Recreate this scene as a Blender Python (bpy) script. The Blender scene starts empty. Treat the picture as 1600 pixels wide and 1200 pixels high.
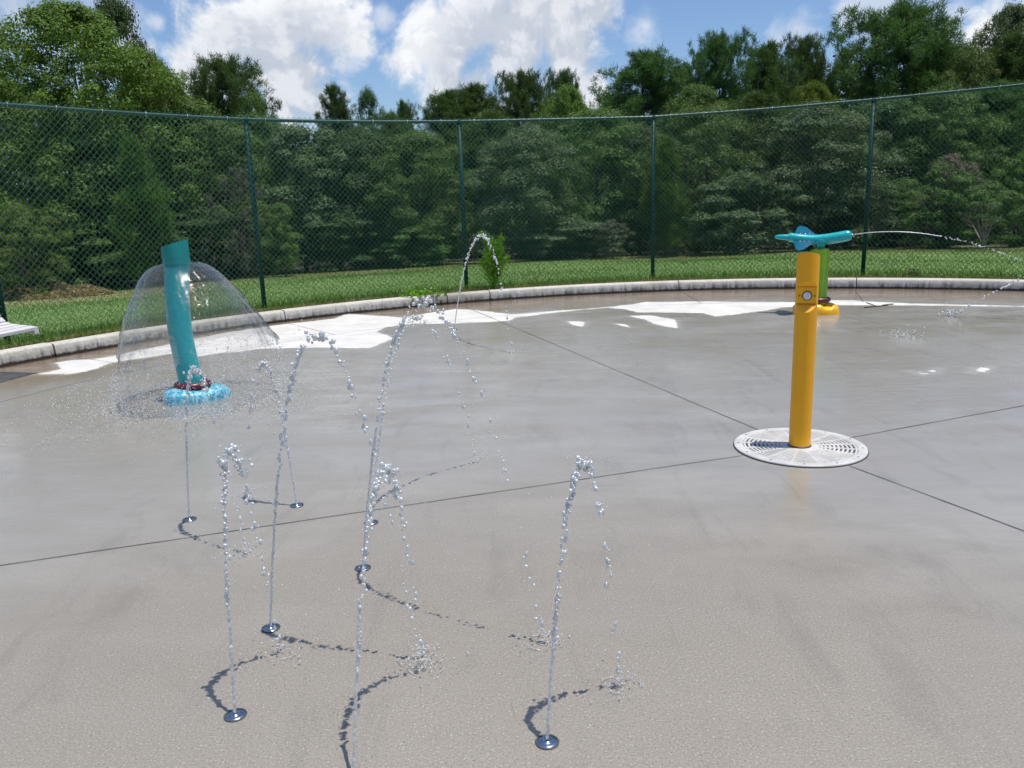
import bpy, bmesh, math, random
import numpy as np
from mathutils import Vector, Matrix, noise
R = math.radians
rng = np.random.default_rng(7)
random.seed(7)
scene = bpy.context.scene
COL = scene.collection

# ------------------------------------------------------------------ camera
CAM_H, FPX, PITCH, ROLL = 1.5, 1290.0, math.atan(300 / 1290), R(1.9)
_f = np.array([0, math.cos(PITCH), -math.sin(PITCH)])
_r0, _u0 = np.array([1., 0, 0]), np.array([0, math.sin(PITCH), math.cos(PITCH)])
_r = math.cos(ROLL) * _r0 - math.sin(ROLL) * _u0
_u = math.sin(ROLL) * _r0 + math.cos(ROLL) * _u0
cam_d = bpy.data.cameras.new('camera'); cam = bpy.data.objects.new('camera', cam_d); COL.objects.link(cam)
cam.matrix_world = Matrix(((_r[0], _u[0], -_f[0], 0), (_r[1], _u[1], -_f[1], 0), (_r[2], _u[2], -_f[2], CAM_H), (0, 0, 0, 1)))
cam_d.sensor_width = 36; cam_d.lens = 36 * FPX / 1600; cam_d.clip_end = 3000; cam_d.clip_start = .05
scene.camera = cam

def ray(x, y): return _f + _r * (x - 800) / FPX - _u * (y - 600) / FPX
def at(x, y, z=0.):                       # measured photo point -> point on a level plane
    d = ray(x, y); return np.array([0, 0, CAM_H]) + d * (z - CAM_H) / d[2]
def atD(x, y, D):                         # measured photo point -> point at depth D
    d = ray(x, y); return np.array([0, 0, CAM_H]) + d * D / d[1]
def atP(x, y, P0):                        # -> point in the upright plane through P0 that faces the viewer
    n = np.array([P0[0], P0[1], 0.]); n /= np.linalg.norm(n); d = ray(x, y); o = np.array([0, 0, CAM_H])
    return o + d * (np.dot(np.array([P0[0], P0[1], 0]) - o, n) / np.dot(d, n))

PC = np.array([2.38, 3.71])               # centre of the round pad
RK, RRING, RF = 8.48, 7.0, 9.05

# ------------------------------------------------------------------ object helpers
def tag(o, label=None, cat=None, group=None, kind=None):
    if label: o['label'] = label
    if cat: o['category'] = cat
    if group: o['group'] = group
    if kind: o['kind'] = kind
    return o
def empty(name, loc=(0, 0, 0), rz=0, label=None, cat=None, group=None):
    o = bpy.data.objects.new(name, None); COL.objects.link(o); o.location = loc; o.rotation_euler = (0, 0, rz)
    o.empty_display_size = .1
    return tag(o, label, cat, group)
def link_mesh(name, me, mat=None, parent=None, loc=None):
    o = bpy.data.objects.new(name, me); COL.objects.link(o)
    if mat: me.materials.append(mat)
    if parent: o.parent = parent
    if loc is not None: o.location = loc
    return o
def np_mesh(name, verts, faces, smooth=False):
    """verts (n,3), faces (m,k) all of one size k"""
    verts = np.asarray(verts, dtype=np.float32); faces = np.asarray(faces, dtype=np.int32)
    me = bpy.data.meshes.new(name); m, k = faces.shape
    me.vertices.add(len(verts)); me.vertices.foreach_set('co', verts.ravel())
    me.loops.add(m * k); me.loops.foreach_set('vertex_index', faces.ravel())
    me.polygons.add(m); me.polygons.foreach_set('loop_start', np.arange(0, m * k, k, dtype=np.int32))
    me.polygons.foreach_set('loop_total', np.full(m, k, dtype=np.int32))
    if smooth: me.polygons.foreach_set('use_smooth', np.ones(m, dtype=bool))
    me.update(calc_edges=True)
    return me
class MB:
    def __init__(s): s.v = []; s.f = []; s.n = 0
    def add(s, v, f):
        v = np.asarray(v, float); s.v.append(v); s.f += [tuple(int(i) + s.n for i in q) for q in f]; s.n += len(v)
    def tube(s, pts, rad, sides=10, cap=True, flat=1.0, ref=None):
        pts = [np.asarray(p, float) for p in pts]; n = len(pts)
        rad = [rad] * n if np.isscalar(rad) else rad
        prev = None; V = []
        for i, p in enumerate(pts):
            t = pts[min(i + 1, n - 1)] - pts[max(i - 1, 0)]; t = t / (np.linalg.norm(t) + 1e-9)
            if prev is None:
                a = np.array(ref if ref is not None else ([0, 0, 1.] if abs(t[2]) < .9 else [1., 0, 0]))
            else: a = prev
            a = a - t * np.dot(a, t); a = a / (np.linalg.norm(a) + 1e-9); b = np.cross(t, a); prev = a
            for k in range(sides):
                q = 2 * math.pi * k / sides
                V.append(p + rad[i] * (math.cos(q) * a + flat * math.sin(q) * b))
        F = [(i * sides + k, i * sides + (k + 1) % sides, (i + 1) * sides + (k + 1) % sides, (i + 1) * sides + k) for i in range(n - 1) for k in range(sides)]
        if cap: F += [tuple(range(sides))[::-1], tuple(range((n - 1) * sides, n * sides))]
        s.add(V, F)
    def box(s, c, size, rz=0):
        hx, hy, hz = np.array(size) / 2; V = []
        for x in (-hx, hx):
            for y in (-hy, hy):
                for z in (-hz, hz):
                    V.append((c[0] + x * math.cos(rz) - y * math.sin(rz), c[1] + x * math.sin(rz) + y * math.cos(rz), c[2] + z))
        s.add(V, [(0, 1, 3, 2), (4, 6, 7, 5), (0, 4, 5, 1), (2, 3, 7, 6), (0, 2, 6, 4), (1, 5, 7, 3)])
    def lathe(s, prof, c=(0, 0, 0), n=48, closed=False):
        V = [(c[0] + r * math.cos(2 * math.pi * k / n), c[1] + r * math.sin(2 * math.pi * k / n), c[2] + z) for r, z in prof for k in range(n)]
        m = len(prof); F = []
        for i in range(m if closed else m - 1):
            for k in range(n):
                F.append((i * n + k, i * n + (k + 1) % n, ((i + 1) % m) * n + (k + 1) % n, ((i + 1) % m) * n + k))
        s.add(V, F)
    def build(s, name, mat=None, parent=None, smooth=True, angle=None, loc=None, bevel=0):
        me = bpy.data.meshes.new(name); me.from_pydata(np.concatenate(s.v).tolist(), [], s.f); me.validate()
        bm = bmesh.new(); bm.from_mesh(me); bmesh.ops.recalc_face_normals(bm, faces=bm.faces)
        if bevel: bmesh.ops.bevel(bm, geom=[e for e in bm.edges if len(e.link_faces) == 2 and e.calc_face_angle(0) > .6], offset=bevel, segments=2, affect='EDGES', profile=.7)
        if angle:
            for e in bm.edges: e.smooth = not (len(e.link_faces) == 2 and e.calc_face_angle(0) > R(angle))
        bm.to_mesh(me); bm.free()
        me.polygons.foreach_set('use_smooth', np.full(len(me.polygons), smooth)); me.update()
        return link_mesh(name, me, mat, parent, loc)
def torus_prof(r, a, n=12, z=0): return [(r + a * math.cos(2 * math.pi * k / n), z + a * math.sin(2 * math.pi * k / n)) for k in range(n)]

# ------------------------------------------------------------------ material helpers
class NT:
    def __init__(s, nt): s.t = nt; s.L = nt.links
    def n(s, typ, **kw):
        nd = s.t.nodes.new(typ)
        for k, v in kw.items():
            if k == 'i':
                for a, b in v.items():
                    if isinstance(b, bpy.types.NodeSocket): s.L.new(b, nd.inputs[a])
                    else: nd.inputs[a].default_value = b
            else: setattr(nd, k, v)
        return nd
    def math(s, op, a, b=None, c=None, clamp=False):
        nd = s.t.nodes.new('ShaderNodeMath'); nd.operation = op; nd.use_clamp = clamp
        for i, x in enumerate((a, b, c)):
            if x is None: continue
            if isinstance(x, bpy.types.NodeSocket): s.L.new(x, nd.inputs[i])
            else: nd.inputs[i].default_value = x
        return nd.outputs[0]
    def mix(s, fac, a, b, typ='MIX'):
        nd = s.t.nodes.new('ShaderNodeMix'); nd.data_type = 'RGBA'; nd.blend_type = typ
        for i, x in ((0, fac), (6, a), (7, b)):
            if isinstance(x, bpy.types.NodeSocket): s.L.new(x, nd.inputs[i])
            elif i == 0: nd.inputs[0].default_value = x
            else: nd.inputs[i].default_value = (*x, 1) if len(x) == 3 else x
        return nd.outputs[2]
    def noise(s, vec, scale, detail=4, rough=.55, out=0, dist=0):
        nd = s.n('ShaderNodeTexNoise', i={'Scale': scale, 'Detail': detail, 'Roughness': rough, 'Distortion': dist})
        if vec is not None: s.L.new(vec, nd.inputs['Vector'])
        return nd.outputs[out]
    def ramp(s, x, lo, hi, a=0., b=1.):
        nd = s.n('ShaderNodeMapRange', interpolation_type='SMOOTHSTEP'); s.L.new(x, nd.inputs[0])
        for i, v in enumerate((lo, hi, a, b)): nd.inputs[i + 1].default_value = v
        return nd.outputs[0]
    def mapping(s, vec, scale=(1, 1, 1), rot=(0, 0, 0), loc=(0, 0, 0)):
        nd = s.n('ShaderNodeMapping', i={'Scale': scale, 'Rotation': rot, 'Location': loc}); s.L.new(vec, nd.inputs['Vector']); return nd.outputs[0]
def new_mat(name):
    m = bpy.data.materials.new(name); m.use_nodes = True; t = NT(m.node_tree)
    b = m.node_tree.nodes['Principled BSDF']
    return m, t, b
def S(c): return tuple(((x / 255 + .055) / 1.055) ** 2.4 if x > 10 else x / 255 / 12.92 for x in c)
def paint(name, col, rough=.3, var=.12, coat=.3, metallic=0, bump=.02, spec=.5, scale=9):
    m, t, b = new_mat(name); P = t.n('ShaderNodeTexCoord').outputs['Object']
    nz = t.noise(P, scale, 6, .6)
    fac = t.ramp(nz, .3, .7)
    c = t.mix(fac, tuple(x * (1 - var) for x in col), tuple(min(1, x * (1 + var)) for x in col))
    stk = t.noise(t.mapping(P, (38, 38, 2.2)), 1, 5, .65); c = t.mix(t.math('MULTIPLY', t.ramp(stk, .54, .72), .16), c, tuple(.45 * x + .05 for x in col)); spt = t.noise(P, 85, 3, .6); c = t.mix(t.math('MULTIPLY', t.ramp(spt, .66, .74), .22), c, tuple(min(1, x * .7 + .22) for x in col))
    t.L.new(c, b.inputs['Base Color'])
    r = t.ramp(t.noise(P, scale * 3, 4), .3, .7, rough * .8, rough * 1.35); t.L.new(r, b.inputs['Roughness'])
    b.inputs['Coat Weight'].default_value = coat; b.inputs['Coat Roughness'].default_value = .12; b.inputs['Metallic'].default_value = metallic
    b.inputs['Specular IOR Level'].default_value = spec
    bp = t.n('ShaderNodeBump', i={'Strength': bump, 'Distance': .01}); t.L.new(t.noise(P, 60, 3), bp.inputs['Height']); t.L.new(bp.outputs[0], b.inputs['Normal'])
    return m
def leaf_mat(name, c1, c2, trans=.24, rough=.6, spec=.18):
    m, t, b = new_mat(name); g = t.n('ShaderNodeNewGeometry'); oi = t.n('ShaderNodeObjectInfo')
    v = t.mix(g.outputs['Random Per Island'], c1, c2)
    hsv = t.n('ShaderNodeHueSaturation', i={'Color': v, 'Hue': t.math('MULTIPLY_ADD', oi.outputs['Random'], .03, .485), 'Value': t.math('MULTIPLY_ADD', oi.outputs['Random'], .35, .83)})
    t.L.new(hsv.outputs[0], b.inputs['Base Color']); b.inputs['Roughness'].default_value = rough; b.inputs['Specular IOR Level'].default_value = spec
    tr = t.n('ShaderNodeBsdfTranslucent'); tc = t.mix(1., hsv.outputs[0], (1.25, 1.35, .5), 'MULTIPLY'); t.L.new(tc, tr.inputs[0])
    mx = t.n('ShaderNodeMixShader', i={0: trans}); t.L.new(b.outputs[0], mx.inputs[1]); t.L.new(tr.outputs[0], mx.inputs[2])
    t.L.new(mx.outputs[0], m.node_tree.nodes['Material Output'].inputs[0])
    return m

M = {}
M['teal'] = paint('teal_paint', S((0, 168, 168)), .28, .06, .5)
M['teal_dark'] = paint('teal_cap_paint', S((0, 142, 138)), .32, .08, .4)
M['plane_teal'] = paint('plane_paint', S((0, 168, 172)), .28, .06, .4)
M['wing_blue'] = paint('wing_paint', S((0, 92, 118)), .5, .1, 0, spec=.1)
M['yellow'] = paint('yellow_paint', S((255, 176, 0)), .36, .04, .12)
M['cowl'] = paint('cowl_paint', S((255, 184, 0)), .3, .05, .4)
M['green'] = paint('green_paint', S((128, 176, 8)), .3, .07, .4)
M['maroon'] = paint('maroon_rubber', S((98, 28, 42)), .38, .15, .2)
M['bolt'] = paint('bolt_steel', (.55, .55, .56), .25, .1, 0, 1.)
M['nozzle_steel'] = paint('nozzle_steel', (.42, .46, .52), .18, .2, 0, 1., .05)
M['nozzle_rim'] = paint('nozzle_rim', (.07, .075, .08), .4, .2, 0)
M['button'] = paint('button_steel', (.72, .71, .68), .3, .08, 0, .4)
M['button_ring'] = paint('button_ring', (.03, .022, .02), .4, .1, 0)
M['mark'] = paint('panel_mark', S((150, 88, 8)), .5, .1, 0)
M['fence'] = paint('green_vinyl', (.004, .062, .046), .42, .15, .05)
M['post'] = paint('green_vinyl_shaded', (.002, .046, .035), .5, .15, 0, spec=.25)  # rail's vinyl darkened: shade on the upright posts put into the colour
M['wire'] = paint('green_vinyl_wire', (.034, .122, .094), .3, .15, .5, spec=.7)
M['bench'] = paint('bench_plastic', (.62, .59, .585), .45, .06, 0)
M['bench_leg'] = paint('bench_leg', (.03, .035, .04), .4, .2, .2)
M['drain'] = paint('pit_shade_disc', (.028, .03, .033), .5, .3, 0)  # near black: shade of the hollow below the slots put into colour
M['bark'] = paint('bark', (.10, .075, .055), .9, .35, 0, bump=.5)
M['pale_bark'] = paint('pale_bark', (.28, .25, .21), .9, .3, 0, bump=.5)
M['twig'] = paint('dry_stalk', (.16, .10, .055), .9, .3, 0)
# grate
m, t, b = new_mat('grate_plastic'); P = t.n('ShaderNodeTexCoord').outputs['Object']
nz = t.ramp(t.noise(P, 7, 6, .65), .35, .72)
t.L.new(t.mix(nz, (.50, .49, .47), (.66, .65, .63)), b.inputs['Base Color']); b.inputs['Roughness'].default_value = .4
M['grate'] = m
# mottled blue foot
m, t, b = new_mat('mottled_blue_foot'); P = t.n('ShaderNodeTexCoord').outputs['Object']
st = t.noise(t.mapping(P, (36, 36, 13)), 1, 5, .6, 0, .6); bl = t.ramp(st, .38, .66)
t.L.new(t.mix(bl, S((40, 160, 190)), S((180, 232, 238))), b.inputs['Base Color']); b.inputs['Roughness'].default_value = .22; b.inputs['Coat Weight'].default_value = .5
bp = t.n('ShaderNodeBump', i={'Strength': .25, 'Distance': .01}); t.L.new(st, bp.inputs['Height']); t.L.new(bp.outputs[0], b.inputs['Normal'])
M['foot'] = m
# clear water drops, whitened for sparkle
m, t, b = new_mat('whitened_water'); b.inputs['Base Color'].default_value = (1, 1, 1, 1); b.inputs['Roughness'].default_value = 0.0
b.inputs['IOR'].default_value = 1.333; b.inputs['Transmission Weight'].default_value = 1
df = t.n('ShaderNodeBsdfDiffuse', i={0: (.92, .94, .95, 1)}); tl = t.n('ShaderNodeBsdfTranslucent', i={0: (.92, .94, .95, 1)}); ms = t.n('ShaderNodeMixShader', i={0: .5}); t.L.new(df.outputs[0], ms.inputs[1]); t.L.new(tl.outputs[0], ms.inputs[2])
pw = t.noise(t.n('ShaderNodeNewGeometry').outputs['Position'], 160, 2); mx = t.n('ShaderNodeMixShader'); t.L.new(t.ramp(pw, .38, .58, .32, .88), mx.inputs[0]); t.L.new(b.outputs[0], mx.inputs[1]); t.L.new(ms.outputs[0], mx.inputs[2])
gs = t.n('ShaderNodeBsdfGlossy', i={'Roughness': .28}); m3 = t.n('ShaderNodeMixShader', i={0: .22}); t.L.new(mx.outputs[0], m3.inputs[1]); t.L.new(gs.outputs[0], m3.inputs[2])
t.L.new(m3.outputs[0], m.node_tree.nodes['Material Output'].inputs[0])   # clear drops with trapped air; white also painted in for sparkle
M['water'] = m
m, t, b = new_mat('white_spray'); b.inputs['Base Color'].default_value = (.95, .96, .97, 1); b.inputs['Roughness'].default_value = .12; b.inputs['Transmission Weight'].default_value = .3; b.inputs['IOR'].default_value = 1.333
tl = t.n('ShaderNodeBsdfTranslucent', i={0: (.95, .96, .97, 1)}); ms = t.n('ShaderNodeMixShader', i={0: .4}); t.L.new(b.outputs[0], ms.inputs[1]); t.L.new(tl.outputs[0], ms.inputs[2]); gs = t.n('ShaderNodeBsdfGlossy', i={'Roughness': .32}); m3 = t.n('ShaderNodeMixShader', i={0: .35}); t.L.new(ms.outputs[0], m3.inputs[1]); t.L.new(gs.outputs[0], m3.inputs[2]); t.L.new(m3.outputs[0], m.node_tree.nodes['Material Output'].inputs[0])
M['spray'] = m
# broken, aerated stream close to a nozzle
m, t, b = new_mat('stream_water'); b.inputs['Base Color'].default_value = (1, 1, 1, 1); b.inputs['Roughness'].default_value = .05; b.inputs['IOR'].default_value = 1.333
b.inputs['Transmission Weight'].default_value = .72
P = t.n('ShaderNodeTexCoord').outputs['Object']; bp = t.n('ShaderNodeBump', i={'Strength': .9, 'Distance': .01}); t.L.new(t.noise(P, 140, 3), bp.inputs['Height']); t.L.new(bp.outputs[0], b.inputs['Normal'])
M['stream'] = m
# thin water film of the dome
m, t, b = new_mat('water_film'); P = t.n('ShaderNodeTexCoord').outputs['Object']
h = t.math('ADD', t.noise(t.mapping(P, (7, 7, 34)), 1, 4, .6), t.math('MULTIPLY', t.noise(t.mapping(P, (40, 40, 70)), 1, 2), .35))
bp = t.n('ShaderNodeBump', i={'Strength': .85, 'Distance': .02}); t.L.new(h, bp.inputs['Height'])
bp2 = t.n('ShaderNodeBump', i={'Strength': .38, 'Distance': .02}); t.L.new(h, bp2.inputs['Height'])
lw = t.n('ShaderNodeLayerWeight', i={0: .5}); t.L.new(bp2.outputs[0], lw.inputs['Normal']); fre = t.math('MULTIPLY_ADD', t.math('POWER', lw.outputs['Facing'], 3.4), .85, .06)
tb = t.n('ShaderNodeBsdfTransparent', i={0: (1, 1, 1, 1)}); rf = t.n('ShaderNodeBsdfRefraction', i={'IOR': 1.14, 'Roughness': 0.0}); t.L.new(bp.outputs[0], rf.inputs['Normal'])
gl = t.n('ShaderNodeBsdfGlossy', i={'Roughness': .05}); t.L.new(bp2.outputs[0], gl.inputs['Normal'])
m1 = t.n('ShaderNodeMixShader', i={0: .2}); t.L.new(tb.outputs[0], m1.inputs[1]); t.L.new(rf.outputs[0], m1.inputs[2])
m2 = t.n('ShaderNodeMixShader'); t.L.new(fre, m2.inputs[0]); t.L.new(m1.outputs[0], m2.inputs[1]); t.L.new(gl.outputs[0], m2.inputs[2])
t.L.new(m2.outputs[0], m.node_tree.nodes['Material Output'].inputs[0]); m.node_tree.nodes.remove(b)
M['film'] = m
# leaves
M['leaf_a'] = leaf_mat('leaf_mid', (0.0696, 0.1311, 0.0345), (0.1365, 0.2162, 0.0552))
M['leaf_b'] = leaf_mat('leaf_light', (0.0842, 0.143, 0.0286), (0.1572, 0.2236, 0.0494), .3)
M['leaf_c'] = leaf_mat('leaf_dark', (0.0484, 0.099, 0.0352), (0.092, 0.154, 0.0506))
M['leaf_d'] = leaf_mat('leaf_olive', (0.0776, 0.1254, 0.056), (0.1482, 0.2016, 0.0963))
M['leaf_y'] = leaf_mat('leaf_yellow', (0.088, 0.1437, 0.0207), (0.1466, 0.1955, 0.0345), .4)
M['needle'] = leaf_mat('pine_needle', (0.0577, 0.1175, 0.0375), (0.1129, 0.1825, 0.055), .25)
M['needle_l'] = leaf_mat('pine_needle_young', (0.066, 0.132, 0.024), (0.114, 0.186, 0.036), .3)
M['dead'] = leaf_mat('dead_leaf', (.13, .105, .08), (.23, .195, .155), .2)
M['leaf_g'] = leaf_mat('leaf_grey', (.070, .088, .052), (.135, .135, .098), .2)
M['fennel'] = leaf_mat('fennel_leaf', (.110, .240, .020), (.200, .360, .045), .4)
M['grassb'] = leaf_mat('grass_blade', (.088, .168, .030), (.150, .246, .048), .35)
M['straw'] = leaf_mat('straw_blade', (.22, .16, .075), (.36, .29, .15), .2)
M['woods'] = leaf_mat('far_wood_leaf', (.022, .044, .016), (.045, .075, .024), .25)

# ------------------------------------------------------------------ world: sky with cumulus
SUN_DIR = np.array([.19, -.04, 1.]); SUN_DIR /= np.linalg.norm(SUN_DIR)
w = bpy.data.worlds.new('World'); scene.world = w; w.use_nodes = True; t = NT(w.node_tree); nt = w.node_tree
sky = t.n('ShaderNodeTexSky', sky_type='NISHITA', sun_disc=False, sun_elevation=math.asin(SUN_DIR[2]), sun_rotation=math.atan2(SUN_DIR[0], SUN_DIR[1]), air_density=1.0, dust_density=.6, ozone_density=2.2)
D = t.n('ShaderNodeTexCoord').outputs['Generated']
SKY_K = .085
def blobs(lst):
    cur = None
    for x, y, r in lst:
        d = ray(x, y); d = d / np.linalg.norm(d)
        ds = t.n('ShaderNodeVectorMath', operation='DISTANCE'); t.L.new(D, ds.inputs[0]); ds.inputs[1].default_value = tuple(d)
        v = t.math('MULTIPLY_ADD', ds.outputs['Value'], -FPX / r, 1.)
        cur = v if cur is None else t.math('SMOOTH_MAX', cur, v, .25)
    return cur
c_main = blobs([(330, 75, 85), (300, 112, 70), (400, 40, 110), (470, 20, 110), (520, 50, 75), (420, 105, 95), (350, 150, 70), (470, 120, 80), (250, 165, 50),
                (640, 90, 55), (690, 70, 85), (690, 120, 70), (760, 40, 100), (850, 20, 110), (930, 5, 70), (800, 90, 85), (740, 135, 55), (880, 80, 60),
                (750, 165, 45), (920, 140, 38), (780, 178, 40), (1600, 30, 75), (1540, 55, 50), (1580, 100, 50)])
c_wisp = blobs([(1245, 52, 45), (1220, 62, 30), (1370, 10, 60), (1330, 20, 30), (245, 36, 22), (232, 78, 26), (60, 20, 120), (180, 60, 70), (1010, 40, 50), (600, 30, 30), (460, 170, 80), (1480, 40, 60)])
c_grey = blobs([(400, 125, 120), (470, 110, 110), (330, 140, 70), (800, 85, 120), (870, 60, 110), (740, 125, 80), (920, 20, 70), (60, 20, 100)])
f1 = t.noise(D, 15, 11, .60, 0, .35); f2 = t.noise(D, 9, 6, .6); f3 = t.noise(D, 45, 5, .6)
dens = t.ramp(t.math('ADD', t.math('MINIMUM', c_main, .80), t.math('MULTIPLY_ADD', f1, 2.5, -1.38)), .0, .55)
wisp = t.math('MULTIPLY', t.ramp(t.math('ADD', c_wisp, t.math('MULTIPLY_ADD', f1, 2.2, -1.25)), .0, .75), .55)
gen = t.math('MULTIPLY', t.ramp(f2, .50, .72), t.ramp(t.n('ShaderNodeSeparateXYZ', i={0: D}).outputs[2], .20, .34))   # cloud cover higher up and all round
dens_all = t.math('MAXIMUM', dens, t.math('MAXIMUM', wisp, t.math('MULTIPLY', gen, .8)))
grey = t.ramp(t.math('ADD', c_grey, t.math('MULTIPLY_ADD', f1, 1.8, -.92)), -.1, .55)
lump = t.ramp(t.math('MULTIPLY_ADD', f3, .5, t.math('MULTIPLY', f1, .6)), .42, .66)
of = t.n('ShaderNodeVectorMath', operation='ADD', i={0: D, 1: (-.010, 0, .012)}); f1b = t.noise(of.outputs[0], 15, 11, .60, 0, .35)
of2 = t.n('ShaderNodeVectorMath', operation='ADD', i={0: D, 1: (-.022, 0, .028)}); f1c = t.noise(of2.outputs[0], 15, 5, .60, 0, .35)
rel = t.math('ADD', t.math('SUBTRACT', f1, f1b), t.math('MULTIPLY', t.math('SUBTRACT', f1, f1c), .8)); relf = t.ramp(rel, -.10, .16)
grey = t.math('MULTIPLY_ADD', relf, -.55, t.math('MULTIPLY_ADD', grey, .75, .30), clamp=True)
ccol = t.mix(grey, (.85, .868, .895), (.49, .54, .625)); ccol = t.mix(t.math('MULTIPLY', lump, .12), ccol, (.90, .92, .95))
ccol = t.mix(1., ccol, (1 / SKY_K,) * 3, 'MULTIPLY')
skyc = t.mix(1., sky.outputs[0], (.98, 1.12, 1.34), 'MULTIPLY')
fin = t.mix(dens_all, skyc, ccol)
bg = nt.nodes['Background']; t.L.new(fin, bg.inputs['Color']); bg.inputs['Strength'].default_value = SKY_K
sl = bpy.data.lights.new('sun', 'SUN'); sl.energy = 3.9; sl.angle = R(.53); sl.color = (1, .955, .88)
so = bpy.data.objects.new('sun', sl); COL.objects.link(so); so.rotation_euler = Vector(SUN_DIR).to_track_quat('Z', 'Y').to_euler(); so.location = (4, -2, 20)

# ------------------------------------------------------------------ the pad
def ground_pts(lst): return np.array([at(*q)[:2] for q in lst])
DRY = [ground_pts(p) for p in (
    [(85, 567), (111, 563), (160, 559), (230, 545), (303, 529), (409, 511), (450, 506), (522, 498), (543, 490), (629, 496), (691, 486), (711, 483), (742, 484), (797, 491), (850, 487), (920, 482), (964, 478.5), (1010, 472), (1100, 471), (1240, 472), (1290, 469), (1340, 470), (1420, 474), (1500, 476), (1600, 478), (1600, 479.5), (1500, 478), (1400, 477), (1290, 477), (1230, 480), (1183, 487), (1119, 495), (1099, 489), (996, 488), (978, 483), (950, 481), (860, 489), (807, 496), (794, 501), (725, 505), (642, 506), (600, 512), (591, 518), (615, 529), (577, 544), (500, 543), (422, 544), (344, 552), (306, 558), (272, 552), (237, 558), (180, 566), (151, 576), (110, 585), (55, 585), (96, 576)],
    [(981, 493), (1019, 493), (1056, 499), (1059, 513), (1030, 508), (1007, 500)],
    [(886, 502), (915, 503), (912, 511), (898, 509)], [(955, 504), (981, 508), (985, 512), (970, 509)],
    [(1420, 580), (1444, 581), (1468, 576), (1460, 583), (1440, 586)], [(1520, 575), (1548, 573), (1538, 582), (1523, 580)], [(1512, 581), (1524, 581), (1518, 583)],
    [(9, 588), (34, 584), (21, 590)], [(1290, 470), (1335, 469), (1345, 473), (1290, 475)])]
def signed(Q, poly):                       # + inside, metres
    d = np.full(len(Q), 1e9); ins = np.zeros(len(Q), bool); n = len(poly)
    for i in range(n):
        a, b = poly[i], poly[(i + 1) % n]; e = b - a; wv = Q - a
        s_ = np.clip((wv @ e) / (e @ e + 1e-12), 0, 1); d = np.minimum(d, np.hypot(*(wv - s_[:, None] * e).T))
        c = ((a[1] <= Q[:, 1]) != (b[1] <= Q[:, 1]))
        xs = a[0] + (Q[:, 1] - a[1]) * (b[0] - a[0]) / (b[1] - a[1] + 1e-12)
        ins ^= c & (Q[:, 0] < xs)
    return np.where(ins, d, -d)
ths = np.concatenate([np.radians(np.arange(40, 200, .35)), np.radians(np.arange(200, 400, 2.))]); nth = len(ths)
rs = np.concatenate([np.linspace(0.0005, 4, 40), np.arange(4.06, RK + .1, .06)]); nr = len(rs)
TT, RR = np.meshgrid(ths, rs); V = np.c_[(PC[0] + RR * np.cos(TT)).ravel(), (PC[1] + RR * np.sin(TT)).ravel(), np.zeros(TT.size)]
I, Jx = np.meshgrid(np.arange(nr - 1), np.arange(nth), indexing='ij'); J2 = (Jx + 1) % nth
F = np.c_[(I * nth + Jx).ravel(), ((I + 1) * nth + Jx).ravel(), ((I + 1) * nth + J2).ravel(), (I * nth + J2).ravel()]
F = np.concatenate([F])
me = np_mesh('splash_pad_deck', V, F, True)
dry = np.full(len(V), -1.)
for p in DRY: dry = np.maximum(dry, signed(V[:, :2], p))
a_ = me.attributes.new('dry', 'FLOAT', 'POINT'); a_.data.foreach_set('value', np.clip(dry, -.5, .5).astype(np.float32))
TOWER = at(303, 624)
NOZ = [(368, 1118), (855, 1160), (553, 1215), (567, 888), (423, 982), (296, 812), (464, 790), (580, 817), (710, 515)]
LAND = [(435, 1020), (968, 1072), (662, 1045), (850, 1005), (655, 1030), (385, 865), (385, 775), (745, 722), (800, 551)]
m, t, b = new_mat('wet_concrete'); g = t.n('ShaderNodeNewGeometry').outputs['Position']
dr = t.n('ShaderNodeAttribute', attribute_name='dry').outputs['Fac']
rad = t.n('ShaderNodeVectorMath', operation='DISTANCE', i={0: g, 1: (PC[0], PC[1], 0)}).outputs['Value']
ne = t.noise(g, 3.2, 6, .62); ne2 = t.noise(g, 24, 4, .6)
dryf = t.ramp(t.math('ADD', dr, t.math('ADD', t.math('MULTIPLY_ADD', ne, .16, -.08), t.math('MULTIPLY_ADD', ne2, .05, -.025))), -.012, .018)
big = t.noise(g, .55, 5, .6); mid = t.noise(t.mapping(g, (1.3, 3.4, 1), (0, 0, .35)), 1, 6, .62); fine = t.noise(g, 135, 4, .75)
near = t.n('ShaderNodeVectorMath', operation='DISTANCE', i={0: g, 1: (-.2, 1.3, 0)}).outputs['Value']
nearf = t.ramp(t.math('ADD', near, t.math('MULTIPLY_ADD', big, 1.6, -.8)), 1.2, 3.4, 1, 0)
wet = t.mix(t.ramp(mid, .3, .7), (.262, .245, .212), (.350, .330, .290)); wet = t.mix(t.ramp(big, .35, .68), wet, (.305, .283, .247))
wet = t.mix(t.math('MULTIPLY', nearf, .85), wet, (.298, .266, .220))
speck = t.ramp(fine, .56, .70); wet = t.mix(t.math('MULTIPLY', speck, t.math('MULTIPLY_ADD', nearf, .75, .08)), wet, (.66, .61, .53))
dark = t.ramp(fine, .33, .45, 1, 0); wet = t.mix(t.math('MULTIPLY', dark, t.math('MULTIPLY_ADD', nearf, .75, .08)), wet, (.13, .11, .09))
flow = t.noise(t.mapping(g, (5., 1.1, 1), (0, 0, -.5)), 1, 6, .65, 0, .6); stn = t.noise(g, 1.1, 7, .7, 0, .5)
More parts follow.
